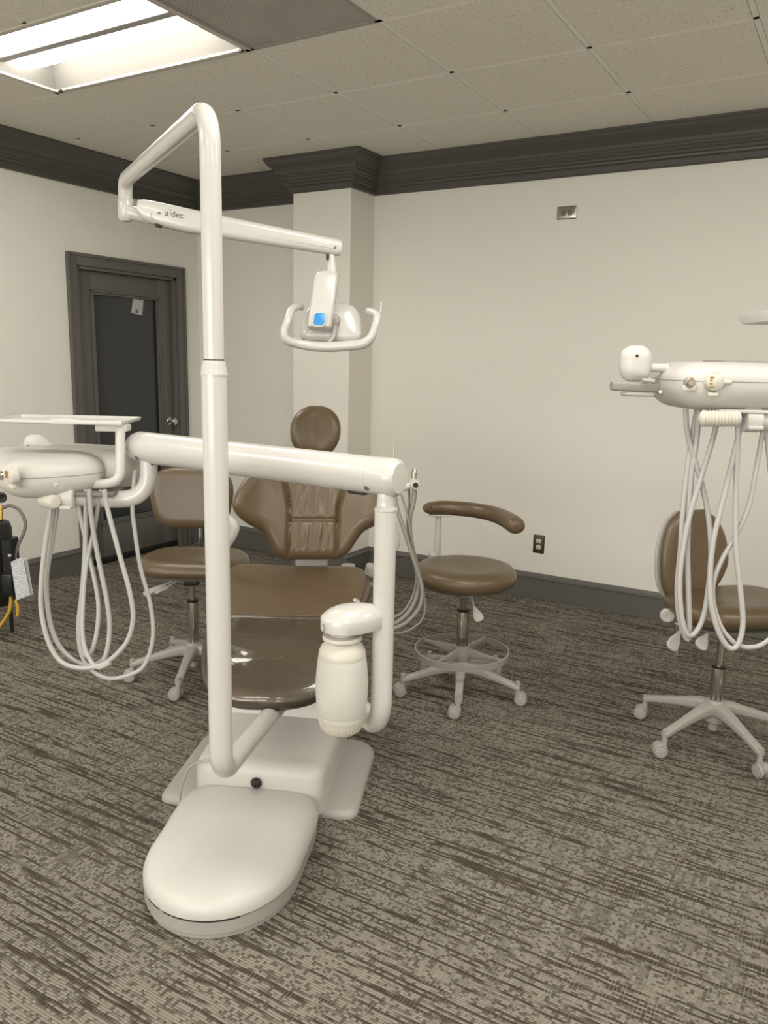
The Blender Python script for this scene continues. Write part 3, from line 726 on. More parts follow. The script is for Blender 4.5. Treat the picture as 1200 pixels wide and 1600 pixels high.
m.tube(pts, r, 32); m.build('post', 'white', du)
m = MB(); m.lathe([(r, -.004), (r+.0015, -.003), (r+.0015, .002), (.0215, .006), (.0215, .02), (.0205, .022), (.0205, .09)], PC(zt)); m.build('pivot_neck', 'white', du)
m = MB()
_z = vz(PX, PY, 747); _d = (Vector((PX, PY, _z))-EYE).dot(CF); ar = spot(612, 746, _d); al = spot(216, 698, 2.30); ad = (ar-al).normalized(); AL_ = (ar-al).length
AR = .0445
m.lathe([(.001, -.024), (AR*.55, -.022), (AR*.85, -.012), (AR, .008), (AR, .05), (AR*.985, .0505), (AR*.985, .0515), (AR, .052), (AR, AL_-.052), (AR*.98, AL_-.0515), (AR*.98, AL_-.0505), (AR*1.0, AL_-.05), (AR*1.03, AL_+.0), (AR*.98, AL_+.014), (AR*.8, AL_+.023), (.001, AL_+.025)], al, ad, 48)
m.build('flex_arm', 'white', du)
m = MB()
side = Vector((ad.y, -ad.x, 0)).normalized(); side = side if side.dot(CF) < 0 else -side; dn = ad.cross(side); dn = dn if dn.z < 0 else -dn
def screw(o, p_, n_, r_=.0065):
    m.lathe([(r_, 0), (r_, .0025), (r_*.6, .003), (r_*.6, .001), (.001, .001)], p_, n_, 16)
for s_ in (.035, AL_-.045):
    n_ = (side*.82+dn*.57).normalized(); m = MB(); screw(m, al+ad*s_+n_*(AR-.0005), n_); m.build('arm_screw', 'midgrey', du)
m = MB(); q = al+ad*(AL_-.088)+dn*(AR-.002); m.box(q, (.05, .035, .012), (ad, side, dn), bev=.004); m.build('arm_slot', 'darkgap', du); m = MB(); q = al+ad*(.062)+dn*(AR-.004); m.box(q, (.02, .035, .012), (ad, side, dn), bev=.004); m.build('arm_slot', 'darkgap', du)
m = MB(); ed = 2.28
pts = [spot(232, 716, ed), spot(232.5, 735, ed), spot(231, 750, ed), spot(225, 764, ed), spot(214, 774, ed), spot(200, 779, ed), spot(180, 780, ed), spot(150, 779, ed-.01), spot(110, 777.5, ed-.03), spot(84, 777, ed-.04)]
m.tube(pts, .0245, 24, smooth_path=4); m.build('elbow_tube', 'white', du)
# console
def plan(c, rot):
    X = RI*math.cos(rot)+FW*math.sin(rot); Y = -RI*math.sin(rot)+FW*math.cos(rot)
    return (lambda u, v, n: c+X*u+Y*v+UP*n), X, Y
c1 = spot(72, 738, 2.33); F1, X1, Y1 = plan(c1, -.95)
rows = [(-.145, -.12, .10), (-.135, -.16, .14), (-.10, -.195, .175), (-.03, -.21, .19), (.04, -.205, .185), (.10, -.185, .165), (.135, -.14, .125), (.145, -.10, .09)]
m = MB(); m.cushion(rows, .052, .066, .085, lambda u, v, n: F1(u, v, n*(1+.0*u)+.012), nu=48, nv=44, pw=2.3); rim = m.rim; m.build('console_housing', 'white_soft', du)
m = MB(); m.tube(rim, .0012, 6); m.build('housing_seam', 'grey', du)
c2 = spot(158, 728, 2.42); F2, X2, Y2 = plan(c2, -.15)
rows = [(-.115, -.14, .08), (-.10, -.19, .115), (-.05, -.21, .145), (.02, -.21, .150), (.08, -.19, .13), (.11, -.14, .09)]
m = MB(); m.cushion(rows, .058, .055, .06, F2, nu=40, nv=36, pw=2.3); m.build('rear_housing', 'white_soft', du)
m = MB()
def outl(rows_, F_, z, inset_=.0):
    pts = [F_(b-inset_ if b > 0 else b, v, z) for v, a, b in rows_]
    return pts
# seam line round the console
ring = [F1(.197*math.cos(t_)*1.02-.008, .155*math.sin(t_), .006) for t_ in [PI*q/24 for q in range(-24, 3)]]
# dial, jack, underside
m = MB(); q = spot(21, 743, 2.105); nrm = (-FW*.72-RI*.65).normalized(); hz = UP.cross(nrm)
m.lathe([(.001, 0), (.023, 0), (.024, .006), (.021, .016), (.012, .021), (.001, .022)], q-nrm*.006, nrm, 28)
m.box(q-UP*.028+nrm*.004, (.022, .012, .014), (hz, -nrm, UP), bev=.003); m.build('control_dial', 'cream', du)
m = MB()
for s_ in (-.009, -.002, .005): m.box(q+hz*s_+UP*.004+nrm*.0145, (.0022, .006, .018), (hz, -nrm, UP))
m.build('dial_slot', 'brass', du)
m = MB(); q = spot(3, 743, 2.15); m.lathe([(.012, 0), (.012, .006), (.006, .007), (.006, .014), (.001, .014)], q, nrm, 20); m.build('jack_socket', 'steel', du)
m = MB(); q = spot(88, 757, 2.13); m.lathe([(.001, -.004), (.006, .000), (.006, .0045), (.001, .005)], q, nrm, 16); m.build('screw_cap', 'white', du)
# handle pod on the far side
m = MB(); q = spot(58, 700, 2.5)
m.cushion([(-.045, -.02, .035), (-.03, -.035, .05), (0, -.042, .058), (.03, -.035, .03), (.042, -.018, .01)], .02, .02, .03, lambda u, v, n: q+RI*u+UP*v-FW*n, nu=20, nv=20); m.tube([q-UP*.02, q-UP*.05+RI*.01], .02, 12); m.build('handle_pod', 'white_soft', du)
m = MB(); m.lathe([(.001, 0), (.004, 0), (.003, .003), (.001, .003)], spot(43.5, 697.5, 2.478), -FW, 12); m.build('pod_hole', 'darkgap', du)
# holder, clamp
m = MB(); q = spot(77, 783, 2.2); hd = (RI*.75-FW*.55).normalized()
m.lathe([(.004, -.035), (.015, -.030)]+[(.0185+(.0015 if i % 2 else -.001), -.027+i*.003) for i in range(18)]+[(.015, .030), (.004, .032)], q, hd, 24); m.build('ribbed_grip', 'cream', du)
m = MB(); q = spot(100, 777, 2.23); m.lathe([(.026, -.03), (.030, -.028), (.030, .028), (.026, .03)], q, (RI+FW*.1).normalized(), 28); m.box(spot(75, 773, 2.22), (.07, .05, .008), (RI, FW, UP), bev=.003); m.box(spot(104, 792, 2.21), (.03, .03, .008), (RI, FW, UP), bev=.002); m.build('clamp', 'white_soft', du)
m = MB(); m.box(spot(130, 768, 2.27), (.20, .10, .012), (RI, FW, UP), bev=.004); m.build('under_plate', 'midgrey', du)
# tray
tc = spot(112, 655, 2.3)
t0 = MB()
TR = RI*.99+FW*.02; TR.normalize(); TF = Vector((-TR.y, TR.x, 0))
def TP(u, v, z): return tc+TR*u+TF*v+UP*z
ol = rounded([(-.185, -.09), (.175, -.09), (.175, .10), (-.185, .10)], .02)
t0.loft([[TP(x, y, z) for x, y in inset(ol, d)] for d, z in ((.012, -.008), (.004, -.006), (0, 0), (0, .004), (.004, .004), (.010, -.002), (.03, -.003))]); t0.build('tray', 'white_soft', du)
m = MB(); rg = [[TP(x, -.094+dy, z) for dy, z in ((0, .003), (.012, .006), (.02, .006), (.02, -.010), (0, -.010))] for x in (-.02,)]
m.loft([rect_ring(TP(x, -.082, z), TF, UP, .03, h_, .003, 2) for x, z, h_ in ((-.175, -.001, .007), (-.03, -.001, .010), (-.005, .001, .018), (.03, .001, .018), (.05, -.001, .012), (.17, -.001, .014))]); m.build('tray_lip', 'white_soft', du)
m = MB(); m.box(spot(177, 668, 2.26), (.088, .05, .020), (TR, TF, UP), bev=.004); m.build('tray_bracket', 'white_soft', du)
m = MB(); m.tube([spot(188, 668, 2.24), spot(188, 700, 2.24), spot(188, 725, 2.24), spot(187, 741, 2.24), spot(181, 751, 2.24), spot(170, 755, 2.25), spot(150, 757, 2.27), spot(120, 757, 2.30)], .0135, 18, smooth_path=4); m.build('tray_post', 'white_soft', du)
# hoses
def hose(parent, pts, d, r=.0068, mat='hose', dd=0.0, name='hose'):
    m = MB(); n = len(pts)
    m.tube([spot(x, y, d+dd*math.sin(PI*i/(n-1))) for i, (x, y) in enumerate(pts)], r, 12, smooth_path=5); return m.build(name, mat, parent)
hose(du, [(83, 765), (80.7, 789.6), (75, 825), (69.4, 862), (64.6, 910), (64.6, 955), (75, 1001), (93.5, 1032), (119, 1043), (148, 1042), (172, 1031), (198, 1003), (208, 966.6), (202.5, 924), (187, 867.5), (168.5, 796.7), (163, 765)], 2.20, dd=.06)
hose(du, [(93, 765), (90, 791), (85, 822), (80.7, 850), (73, 899), (74, 944), (82, 986), (99, 1017.6), (127.5, 1037.5), (150, 1038), (165, 1024), (171.4, 981), (167, 938), (154.4, 876), (146, 830), (141.6, 796.7), (139, 765)], 2.215, dd=.08)
hose(du, [(118, 765), (123, 794), (131, 830), (139, 867.5), (150, 915.6), (154.4, 952.5), (150, 995), (139, 1024), (128, 1015), (125, 985), (127, 938), (132, 887), (134, 840), (134, 800), (134, 765)], 2.24, dd=.05)
hose(du, [(136, 765), (134, 794), (132, 867.5), (128, 924), (122.5, 975), (126, 1017.6), (141.6, 1046), (170, 1060), (204, 1054), (226.6, 1037.5), (239, 995), (235, 944), (219.5, 887), (210, 825), (207, 794), (209.6, 748), (212, 735)], 2.26, .0062, dd=.04)
hose(du, [(158, 765), (153, 794), (144.5, 839), (134.6, 887), (130, 938), (129, 990), (136, 1022), (152, 1043), (172, 1036)], 2.25, .0062, dd=.02)

# ------------------------------------------------------------------ water bottle and its cap bracket
bt = spot(534, 1080, BD)
BXc, BYc = bt.x, bt.y
def bz(py): return vz(BXc, BYc, py)
wb = thing('water_bottle', Vector((BXc, BYc, bz(1145))), 'translucent white water bottle hanging under its white holder on the right post', 'bottle')
m = MB(); B0 = Vector((BXc, BYc, 0))
zz = lambda y: bz(y)
K = BD/FPX
m.lathe([(.001, zz(1128)), (30*K, zz(1128)), (37*K, zz(1118)), (39.5*K, zz(1100)), (41*K, zz(1080)), (41*K, zz(1062)), (39.5*K, zz(1043)), (37.5*K, zz(1027)), (36*K, zz(1022)), (.001, zz(1022))], B0, seg=48); m.build('bottle_body', 'bottle', wb)
m = MB(); m.lathe([(.001, zz(1142)), (24*K, zz(1142)), (31*K, zz(1137)), (35*K, zz(1127)), (37.8*K, zz(1114)), (37.8*K, zz(1112)), (.001, zz(1112))], B0, seg=48)
for q in range(40):
    a = 2*PI*q/40; u = Vector((math.cos(a), math.sin(a), 0)); m.tube([B0+u*(31.5*K)+UP*zz(1135), B0+u*(37.2*K)+UP*zz(1117)], .0016, 5)
m.build('bottle_base', 'cream', wb)
m = MB(); m.lathe([(.001, zz(1025)), (36.5*K, zz(1025)), (37*K, zz(1023)), (36*K, zz(1016)), (32*K, zz(1008)), (26.5*K, zz(1003)), (25*K, zz(1001)), (27*K, zz(999.5)), (30.5*K, zz(997.5)), (31*K, zz(995)), (29.5*K, zz(992)), (24*K, zz(991)), (19*K, zz(991)), (19*K, zz(980)), (.001, zz(980))], B0, seg=48); m.build('bottle_neck', 'cream', wb)
# bracket (part of the delivery unit)
m = MB()
ax = (PC(0)-B0); ax.z = 0; LB = ax.length; axn = ax.normalized(); pn = Vector((-axn.y, axn.x, 0))
def tear(s):
    out = []
    for q in range(40):
        a = 2*PI*q/40; x = math.cos(a); y = math.sin(a)
        out.append((x*(34*K if x < 0 else LB+8*K), y*(34*K if x < .0 else 34*K*(1-.38*x**2))))
    return out
olb = tear(1); zq = zz(983)
m.loft([[B0+axn*((x-LB*.42)*k_+LB*.42)+pn*y*k_+UP*(zq+z) for x, y in olb] for k_, z in ((.97, 0), (1, .002), (1, .029), (.985, .0315), (.93, .037), (.82, .045), (.62, .053), (.36, .058), (.1, .060))])
m.build('bottle_holder', 'white', du)
m = MB()
for x, y, w_, h_ in ((502, 974, 1.2, 2.2), (504.5, 980, 1, 3.4), (507.5, 974, 2.2, 1.5), (508, 981, .9, 3), (511, 984, 3.6, 1.4), (506, 970, 1, 1)):
    q = onZ(x, y-6, zz(960)); pp = B0+axn*(-31*K+(x-500)*K*.5)-FW*(.006+(x-500)*K*1.1)*1.7+UP*(zq+.016+(976-y)*K); m.box(pp, (w_*K, .004, h_*K), (RI, FW, UP))
m.build('printed_symbol', 'text', du)

# ------------------------------------------------------------------ dental light
LD = 1.85
v0 = spot(345, 1150, LD)
LX, LY = v0.x, v0.y
def lz(py, px=345): return (spot(px, py, LD)).z
dl = thing('dental_light', Vector((LX, LY, .45)), 'white dental light with a tall bent pole rising in front of the chair', 'dental light')
LC = lambda z: Vector((LX, LY, z))
zj = onZ  # alias
def z_on(px, py):
    """height on the pole's vertical at picture height py"""
    lo, hi = 0., 3.
    for _ in range(40):
        mid = (lo+hi)/2; v = LC(mid)-EYE; y = 800-FPX*v.dot(CU)/v.dot(CF)
        if y > py: lo = mid
        else: hi = mid
    return lo
r = .0268
zb = z_on(345, 1175); e1 = onZ(461, 1072, .415); dirn = (Vector((e1.x, e1.y, 0))-LC(0)).normalized()
zbot = z_on(345, 1212)
rb = zb-zbot; pts = [LC(z_on(340, 585)), LC(zb+.02)]
for q in range(0, 11):
    a = PI/2*q/10; pts.append(LC(zb)+dirn*rb*1.0*(1-math.cos(a))-UP*rb*math.sin(a))
pts.append(e1)
m = MB(); m.tube(pts, r, 32); m.build('lower_pole', 'white', dl)
m = MB(); z5 = z_on(340, 583); z6 = z_on(340, 563)
m.lathe([(.0283, z5-.004), (.0283, z5), (.027, z5+.004), (.0262, z5+.012), (.0235, z6-.002), (.0222, z6-.001), (.001, z6)], LC(0)); m.build('pole_collar', 'white', dl)
m = MB(); m.lathe([(.0216, z6-.003), (.0216, z6+.0025)], LC(0)); m.build('seal_ring', 'darkgap', dl)
el = spot(195, 283, 2.50); ztop = z_on(320, 197)
ztop = el.z*.5+ztop*.5
m = MB(); hd = Vector((el.x-LX, el.y-LY, 0)); hl = hd.length; hd.normalize(); rb = .075; rb2 = .035
pts = [LC(z6), LC(ztop-rb-.05)]
for q in range(0, 11):
    a = PI/2*q/10; pts.append(LC(ztop-rb)+hd*rb*(1-math.cos(a))+UP*rb*math.sin(a))
E1 = LC(ztop)+hd*hl
E1.z = el.z if abs(el.z-ztop) < .1 else ztop
for q in range(0, 8):
    a = PI/2*q/7; pts.append(E1-hd*rb2-UP*rb2+hd*rb2*math.sin(a)+UP*rb2*math.cos(a))
el_low = spot(197, 312, 2.50); pts.append(Vector((E1.x, E1.y, el_low.z)))
m.tube(pts, [.0215]*(len(pts)), 28); m.build('upper_pole', 'white', dl)
HP = Vector((E1.x, E1.y, 0)); jz0 = spot(197, 345, 2.5).z
m = MB(); m.lathe([(.001, jz0), (.016, jz0+.002), (.024, jz0+.012), (.0245, jz0+.066), (.023, jz0+.068), (.0225, jz0+.069), (.0225, jz0+.072), (.001, jz0+.072)], HP, seg=28)
sa = spot(215, 331, 2.50); sb = spot(533, 388, 2.62); am = (sb-sa).normalized()
m.tube([Vector((HP.x, HP.y, jz0+.03)), sa+am*.06-UP*.008], .022, 18); m.build('pivot_joint', 'white', dl)
m = MB(); sdn = Vector((am.y, -am.x, 0)).normalized(); sdn = sdn if sdn.dot(CF) < 0 else -sdn; aup = sdn.cross(am); aup = aup if aup.z > 0 else -aup
rg = []
AL2 = (sb-sa).length
for s_, up_, h_, w_ in ((0.0, .014, .042, .050), (.02, .008, .062, .054), (.06, .004, .070, .056), (.14, .0, .072, .056), (.30, -.001, .066, .052), (AL2-.12, 0, .056, .046), (AL2-.012, 0, .053, .044), (AL2, 0, .046, .04)):
    rg.append(rect_ring(sa+am*s_+aup*(up_), sdn, aup, w_, h_, .019, 5))
m.loft(rg); m.build('light_arm', 'white', dl)
m = MB()
m.tube([sa+am*.07+sdn*.0268-aup*.012, sa+am*(AL2-.02)+sdn*.0216-aup*.008], .0012, 6); m.tube([sa+am*.045+sdn*.0275-aup*.0, sa+am*.05+sdn*.0285-aup*.018, sa+am*.075+sdn*.0275-aup*.028, sa+am*.11+sdn*.024-aup*.033], .0014, 6, smooth_path=4); m.build('arm_seam', 'greybase', dl)
m = MB()
q = sa+am*.068+sdn*.0280+aup*.004; m.lathe([(.001, 0), (.0045, 0), (.004, .002), (.001, .002)], q, sdn, 14)
m.build('arm_screw', 'midgrey', dl); m = MB()
q = sa+am*(AL2-.022)+sdn*.0215-aup*.004; m.lathe([(.001, 0), (.005, 0), (.004, .002), (.001, .002)], q, sdn, 14)
m.build('arm_screw', 'midgrey', dl); m = MB(); m.box(sa+am*.068-aup*.032+sdn*.015, (.022, .012, .012), (am, sdn, aup), bev=.003); m.build('arm_notch', 'darkgap', dl)
# lettering on the arm
def lettering(txt, size, P, X, Z, N, parent, mat, name='lettering'):
    cu = bpy.data.curves.new('txt', 'FONT'); cu.body = txt; cu.size = size; cu.extrude = .0004; cu.align_x = 'CENTER'; cu.align_y = 'CENTER'; cu.offset = size*.006
    o = bpy.data.objects.new('txt', cu); COL.objects.link(o); bpy.context.view_layer.update()
    me = bpy.data.meshes.new_from_object(o.evaluated_get(bpy.context.evaluated_depsgraph_get()))
    bpy.data.objects.remove(o)
    mb = MB(); mb.add([P+X*v.co.x+Z*v.co.y+N*v.co.z for v in me.vertices], [tuple(p_.vertices) for p_ in me.polygons], False)
    return mb, me
P = sa+am*.113+sdn*.0287+aup*.008
mb, _ = lettering('a dec', .026, P, am, aup, sdn, dl, 'text')
q = P-am*.0125+aup*.004; mb.tube([q-aup*.005, q+aup*.006], .0008, 6); mb.tube([q+aup*.008-am*.002, q+aup*.008+am*.002], .0008, 6)
mb.build('lettering', 'text', dl)
# neck and head
HD = 2.62
m = MB(); n0 = spot(518, 398, HD); n1 = spot(519, 432, HD)
m.tube([spot(518, 392, HD), spot(518.5, 414, HD)], .0125, 20); m.tube([spot(518.5, 412, HD), n1], .0175, 20); m.build('neck', 'white', dl)
m = MB(); m.box(spot(512, 402, HD-.005), (.010, .02, .016), (RI, FW, UP), bev=.002); m.build('neck_stop', 'darkgap', dl)
m = MB()
q0 = spot(512, 427, HD-.01); q1 = spot(499, 514, HD-.03); dv = (q1-q0).normalized(); dx = RI; dy = dv.cross(dx).normalized()
Lh = (q1-q0).length
m.loft([rect_ring(q0+dv*s_*Lh, dx, dy, w_, h_, .013, 5) for s_, w_, h_ in ((0, .045, .04), (.03, .066, .05), (.12, .078, .056), (.5, .079, .056), (.9, .078, .05), (.985, .074, .045), (1.0, .062, .036))])
m.tube([spot(520, 433, HD), spot(529, 434, HD)], [.016, .016], 16); m.build('swivel_block', 'white', dl)
m = MB(); q = spot(499, 498.5, HD-.03-.031); m.loft([rect_ring(q-FW*s_, RI, dv, .034-b, .040-b, .009) for s_, b in ((-.008, 0), (.001, 0), (.002, .002))]); m.build('touch_pad', 'blue', dl)
m = MB(); q = spot(499, 498.5, HD-.03-.030); m.loft([rect_ring(q-FW*s_, RI, dv, .042-b, .048-b, .011) for s_, b in ((-.008, 0), (.0005, 0))]); m.build('pad_bezel', 'cream', dl)
hk = HD/FPX
hc = spot(519, 507, HD+.06)
HU = (UP*.93+FW*.36).normalized(); HNn = RI.cross(HU); HNn = -HNn if HNn.dot(CF) > 0 else HNn
rows = [((507-y)*hk*1.05, -a*hk, b*hk) for y, a, b in ((537, 36, 34), (533, 46, 44), (525, 50, 48), (510, 50, 48), (495, 46, 45), (483, 40, 39), (477, 32, 32), (474, 22, 22))]
m = MB(); m.cushion(rows, .028, .035, .05, lambda u, v, n: hc+RI*u+HU*v+HNn*n, nu=36, nv=36, pw=2.3); m.build('lamp_head', 'white', dl)
m = MB(); q = spot(522, 500, HD); m.lathe([(.018, 0), (.020, .006), (.016, .022), (.012, .024)], q+FW*.02, -FW, 20); m.tube([q+FW*.01-UP*.01, q-UP*.05+FW*.0, spot(512, 537, HD)], [.012, .008, .007], 12, smooth_path=4); m.build('yoke', 'greybase', dl)
m = MB()
hp = [(472, 481, .04), (466, 479, .02), (455, 485, -.02), (450, 500, -.045), (444, 518, -.05), (448, 531, -.04), (465, 537, -.02), (490, 541, -.01), (515, 542, -.01), (545, 540, -.015), (568, 537, -.03), (580, 527, -.045), (586, 510, -.05), (590, 495, -.04), (585, 489, -.02), (578, 487, .0), (575, 485, .02)]
m.tube([spot(x, y, HD+dd) for x, y, dd in hp], [.010, .0125]+[.0125]*3+[.015]*2+[.0165]*4+[.014]+[.0125]*3+[.0125, .010], 16, smooth_path=5); m.build('handle', 'white', dl)
m = MB(); m.tube([spot(588, 497, HD-.02), spot(594, 488, HD-.02), spot(595.5, 478, HD-.02), spot(595, 472, HD-.02)], [.005, .0035, .003, .0045], 8, smooth_path=3); m.build('switch_paddle', 'white', dl)

# ------------------------------------------------------------------ assistant instruments behind the post
AD = 2.75
at_ = thing('assistant_holder', spot(640, 770, AD), 'white holder with a metal syringe and grey hoses, behind the right post', 'instrument holder')
m = MB(); q = spot(645, 757, AD); m.tube([spot(600, 860, AD+.06), spot(601, 800, AD+.04), spot(612, 772, AD+.02), spot(637, 760, AD), q], .012, 14, smooth_path=4); m.lathe([(.001, -.012), (.016, -.010), (.018, 0), (.016, .010), (.001, .012)], spot(649, 757, AD-.01), -FW, 20); m.tube([q-UP*.01, q+UP*.02], .013, 14); m.build('holder_arm', 'white_soft', at_)
m = MB(); m.lathe([(.001, 0), (.009, 0), (.009, .003), (.001, .003)], spot(649.5, 758, AD-.022), -FW, 16); m.build('bore', 'darkgap', at_)
m = MB(); m.tube([spot(647, 752, AD), spot(647, 740, AD), spot(648, 733, AD)], [.009, .010, .006], 14, smooth_path=3); m.tube([spot(650, 742, AD), spot(653, 739, AD)], .003, 8); m.build('syringe', 'steel', at_)
m = MB(); m.tube([spot(614.5, 725, AD), spot(615, 700, AD), spot(616, 686, AD)], [.0035, .003, .001], 10); m.build('syringe_tip', 'steel', at_)
hose(at_, [(648, 762), (646, 785), (640, 812), (642, 845), (650, 880), (655, 905), (652, 930), (640, 955), (620, 973), (600, 978)], AD, .0085, 'hose_dark')
hose(at_, [(616, 770), (622, 800), (635, 838), (645, 870), (655, 900), (660, 925), (655, 950), (636, 972), (615, 982), (600, 984)], AD-.03, .0072, 'hose_dark')
hose(at_, [(627, 772), (634, 795), (641, 830), (647, 865), (652, 890), (660, 915), (664, 945), (661, 965), (650, 978), (630, 988), (600, 989)], AD-.02, .0038, 'hose_dark')
hose(at_, [(639, 765), (639, 790), (637, 820), (642, 850), (649, 880), (651, 905), (645, 932), (628, 958), (600, 970)], AD+.02, .005, 'hose_dark')
m = MB()
for (px_, py_, rr_) in ((544, 884, 11.5), (590, 888, 20)):
    q = spot(px_, py_, 3.16); m.lathe([(.001, -.03), (rr_*3/FPX*.95, -.03), (rr_*3/FPX, .0), (rr_*3/FPX*.96, .004), (.001, .006)], q, (0, 0, 1) if px_ < 560 else (RI*.3+UP).normalized(), 28)
m.tube([spot(544, 912, 3.16), spot(592, 912, 3.16)], .012, 10); m.tube([spot(544, 888, 3.16), spot(544, 914, 3.16)], .012, 10); m.tube([spot(592, 888, 3.16), spot(592, 914, 3.16)], .012, 10); m.build('pivot_cap', 'white_soft', at_)
m = MB(); m.tube([spot(593, 892, 3.14), spot(597, 870, 2.95), spot(600, 855, AD+.06)], .012, 12, smooth_path=4); m.build('support_tube', 'white_soft', at_)

# ------------------------------------------------------------------ delivery unit of the next chair, cut by the right edge
RD = 2.08
ru = thing('delivery_unit', spot(1190, 660, RD+.1), 'raised white instrument console with hanging hoses at the right edge', 'dental delivery unit', 'white instrument delivery units')
c3 = spot(1173, 600, RD+.16); F3, X3, Y3 = plan(c3, .02)
rows = [(-.165, -.17, .17), (-.155, -.205, .205), (-.12, -.245, .245), (-.05, -.262, .262), (.04, -.262, .262), (.10, -.25, .25), (.15, -.20, .20), (.165, -.15, .15)]
m = MB(); m.cushion(rows, .050, .078, .085, lambda u, v, n: F3(u, v, n+.008), nu=56, nv=44, pw=2.3); rim = m.rim; m.build('console_housing', 'white_soft', ru)
m = MB(); m.tube(rim, .0012, 6); m.build('housing_seam', 'grey', ru)
m = MB(); ol = rounded([(-.11, -.07), (.2, -.07), (.2, .10), (-.11, .10)], .03); m.loft([[F3(x, y, z) for x, y in inset(ol, d)] for d, z in ((0, .05), (0, .0615), (.006, .0625))]); m.build('top_mat', 'grey', ru)
nr = -Y3
m = MB(); q = spot(1117, 597, RD-.012); m.lathe([(.001, 0), (.025, 0), (.026, .006), (.022, .018), (.012, .024), (.001, .025)], q-nr*.012, nr, 28)
m.tube([q+X3*.02, q+X3*.042], [.007, .006], 10); m.box(q-UP*.032-X3*.002, (.026, .014, .010), (X3, Y3, UP), bev=.003); m.build('control_dial', 'cream', ru)
m = MB()
for s_ in (-.012, -.004, .004, .012): m.box(q+UP*s_-X3*.012+nr*.009, (.010, .006, .004), (X3, Y3, UP))
m.build('dial_slot', 'brass', ru)
m = MB(); q = spot(1077, 598, RD+.004); m.lathe([(.014, 0), (.014, .008), (.009, .009), (.009, .006), (.007, .006), (.007, .016), (.001, .016)], q-nr*.004, nr, 20); m.build('jack_socket', 'steel', ru)
m = MB(); m.box(q-UP*.014+nr*.001, (.034, .006, .014), (X3, Y3, UP), bev=.002); m.build('jack_plate', 'cream', ru)
m = MB(); q = spot(1032, 612, RD+.06); m.lathe([(.001, -.004), (.005, .0), (.004, .004), (.001, .004)], q, (nr-X3*.5).normalized(), 12); m.build('screw', 'steel', ru)
# pod handle at the left end
q = spot(993, 568, RD+.12)
m = MB(); kk = (RD+.12)/FPX
m.cushion([(-28*kk, -8*kk, 10*kk), (-24*kk, -17*kk, 19*kk), (-12*kk, -24*kk, 24*kk), (4*kk, -25*kk, 25*kk), (18*kk, -23*kk, 22*kk), (25*kk, -15*kk, 15*kk), (28*kk, -8*kk, 8*kk)], .030, .030, .035, lambda u, v, n: q+RI*u+UP*v-FW*n, nu=30, nv=30)
m.tube([q+RI*.03-UP*.01, q+RI*.09-UP*.01], .012, 12); m.build('handle_pod', 'white_soft', ru)
m = MB(); m.lathe([(.001, 0), (.0045, 0), (.0035, .003), (.001, .003)], spot(990, 556, RD+.118)-FW*.0305, -FW, 12); m.build('pod_hole', 'darkgap', ru)
m = MB(); g0 = spot(955, 603, RD+.10); g1 = spot(1035, 607, RD+.16); gd = (g1-g0).normalized(); m.loft([rect_ring(g0+gd*s_, Y3, UP, .03, h_, .006, 4) for s_, h_ in ((0, .020), (.003, .024), (.08, .025), ((g1-g0).length, .025))]); m.build('handle_bar', 'grey', ru)
m = MB(); m.box(spot(998, 616, RD+.12), (.095, .02, .012), (RI, FW, UP), bev=.005); m.build('clear_paddle', 'clear', ru)
m = MB(); m.tube([spot(1003, 594, RD+.09), spot(1022, 596, RD+.09)], [.006, .007], 10); m.tube([spot(1015, 590, RD+.09), spot(1016, 600, RD+.09)], .004, 8); m.build('hose_fitting', 'greybase', ru)
# ribbed grip, clamp and carrier tube beneath
m = MB(); q = spot(1124, 654, RD+.0); hd = (RI*.98-FW*.18+UP*.04).normalized()
m.lathe([(.006, -.052), (.016, -.048)]+[(.0205+(.002 if i % 2 else -.001), -.044+i*.004) for i in range(23)]+[(.017, .05), (.004, .052)], q, hd, 24); m.build('ribbed_grip', 'cream', ru)
m = MB(); m.tube([spot(1165, 656, RD+.06), spot(1230, 658, RD+.07), spot(1300, 660, RD+.08)], .027, 24); m.build('carrier_tube', 'white', ru)
m = MB(); q = spot(1173, 656, RD+.06); m.lathe([(.027, -.022), (.033, -.020), (.033, .020), (.027, .022)], q, RI, 28); m.box(spot(1158, 642, RD+.07), (.15, .09, .010), (RI, FW, UP), bev=.004); m.box(spot(1178, 668, RD+.04), (.04, .03, .010), (RI, FW, UP), bev=.002); m.build('clamp', 'white_soft', ru)
m = MB(); m.box(spot(1148, 651, RD+.02), (.022, .01, .008), (RI, FW, UP), bev=.002); m.build('clamp_screw', 'darkgap', ru)
hose(ru, [(1071, 610), (1071.5, 632), (1072.9, 667), (1079.4, 698.7), (1096.5, 756.5), (1107, 809), (1111, 869), (1105.7, 927), (1098, 967), (1085, 990), (1073, 990), (1065, 961), (1062, 909), (1067.6, 856), (1078, 803.7), (1093.9, 751), (1117.5, 672), (1121, 640)], RD+.09, .0074, dd=.05)
hose(ru, [(1093, 615), (1090, 635), (1078, 704), (1067.6, 790.6), (1063.7, 856), (1058.4, 916.6), (1061, 961), (1069, 990), (1075.5, 998), (1077, 974), (1075.5, 920), (1074, 869), (1075.5, 817), (1080.7, 738), (1088, 690), (1092, 640)], RD+.10, .0078, dd=.06)
hose(ru, [(1158, 650), (1155.5, 670), (1150, 696), (1130.6, 777.5), (1115, 843), (1109.6, 895.6), (1111, 943), (1122.7, 987.5), (1139, 1012), (1153, 1007), (1160.8, 974), (1156.9, 922), (1150, 856), (1149.5, 777.5), (1152, 712), (1153, 680), (1153, 650)], RD+.06, .0074, dd=.04)
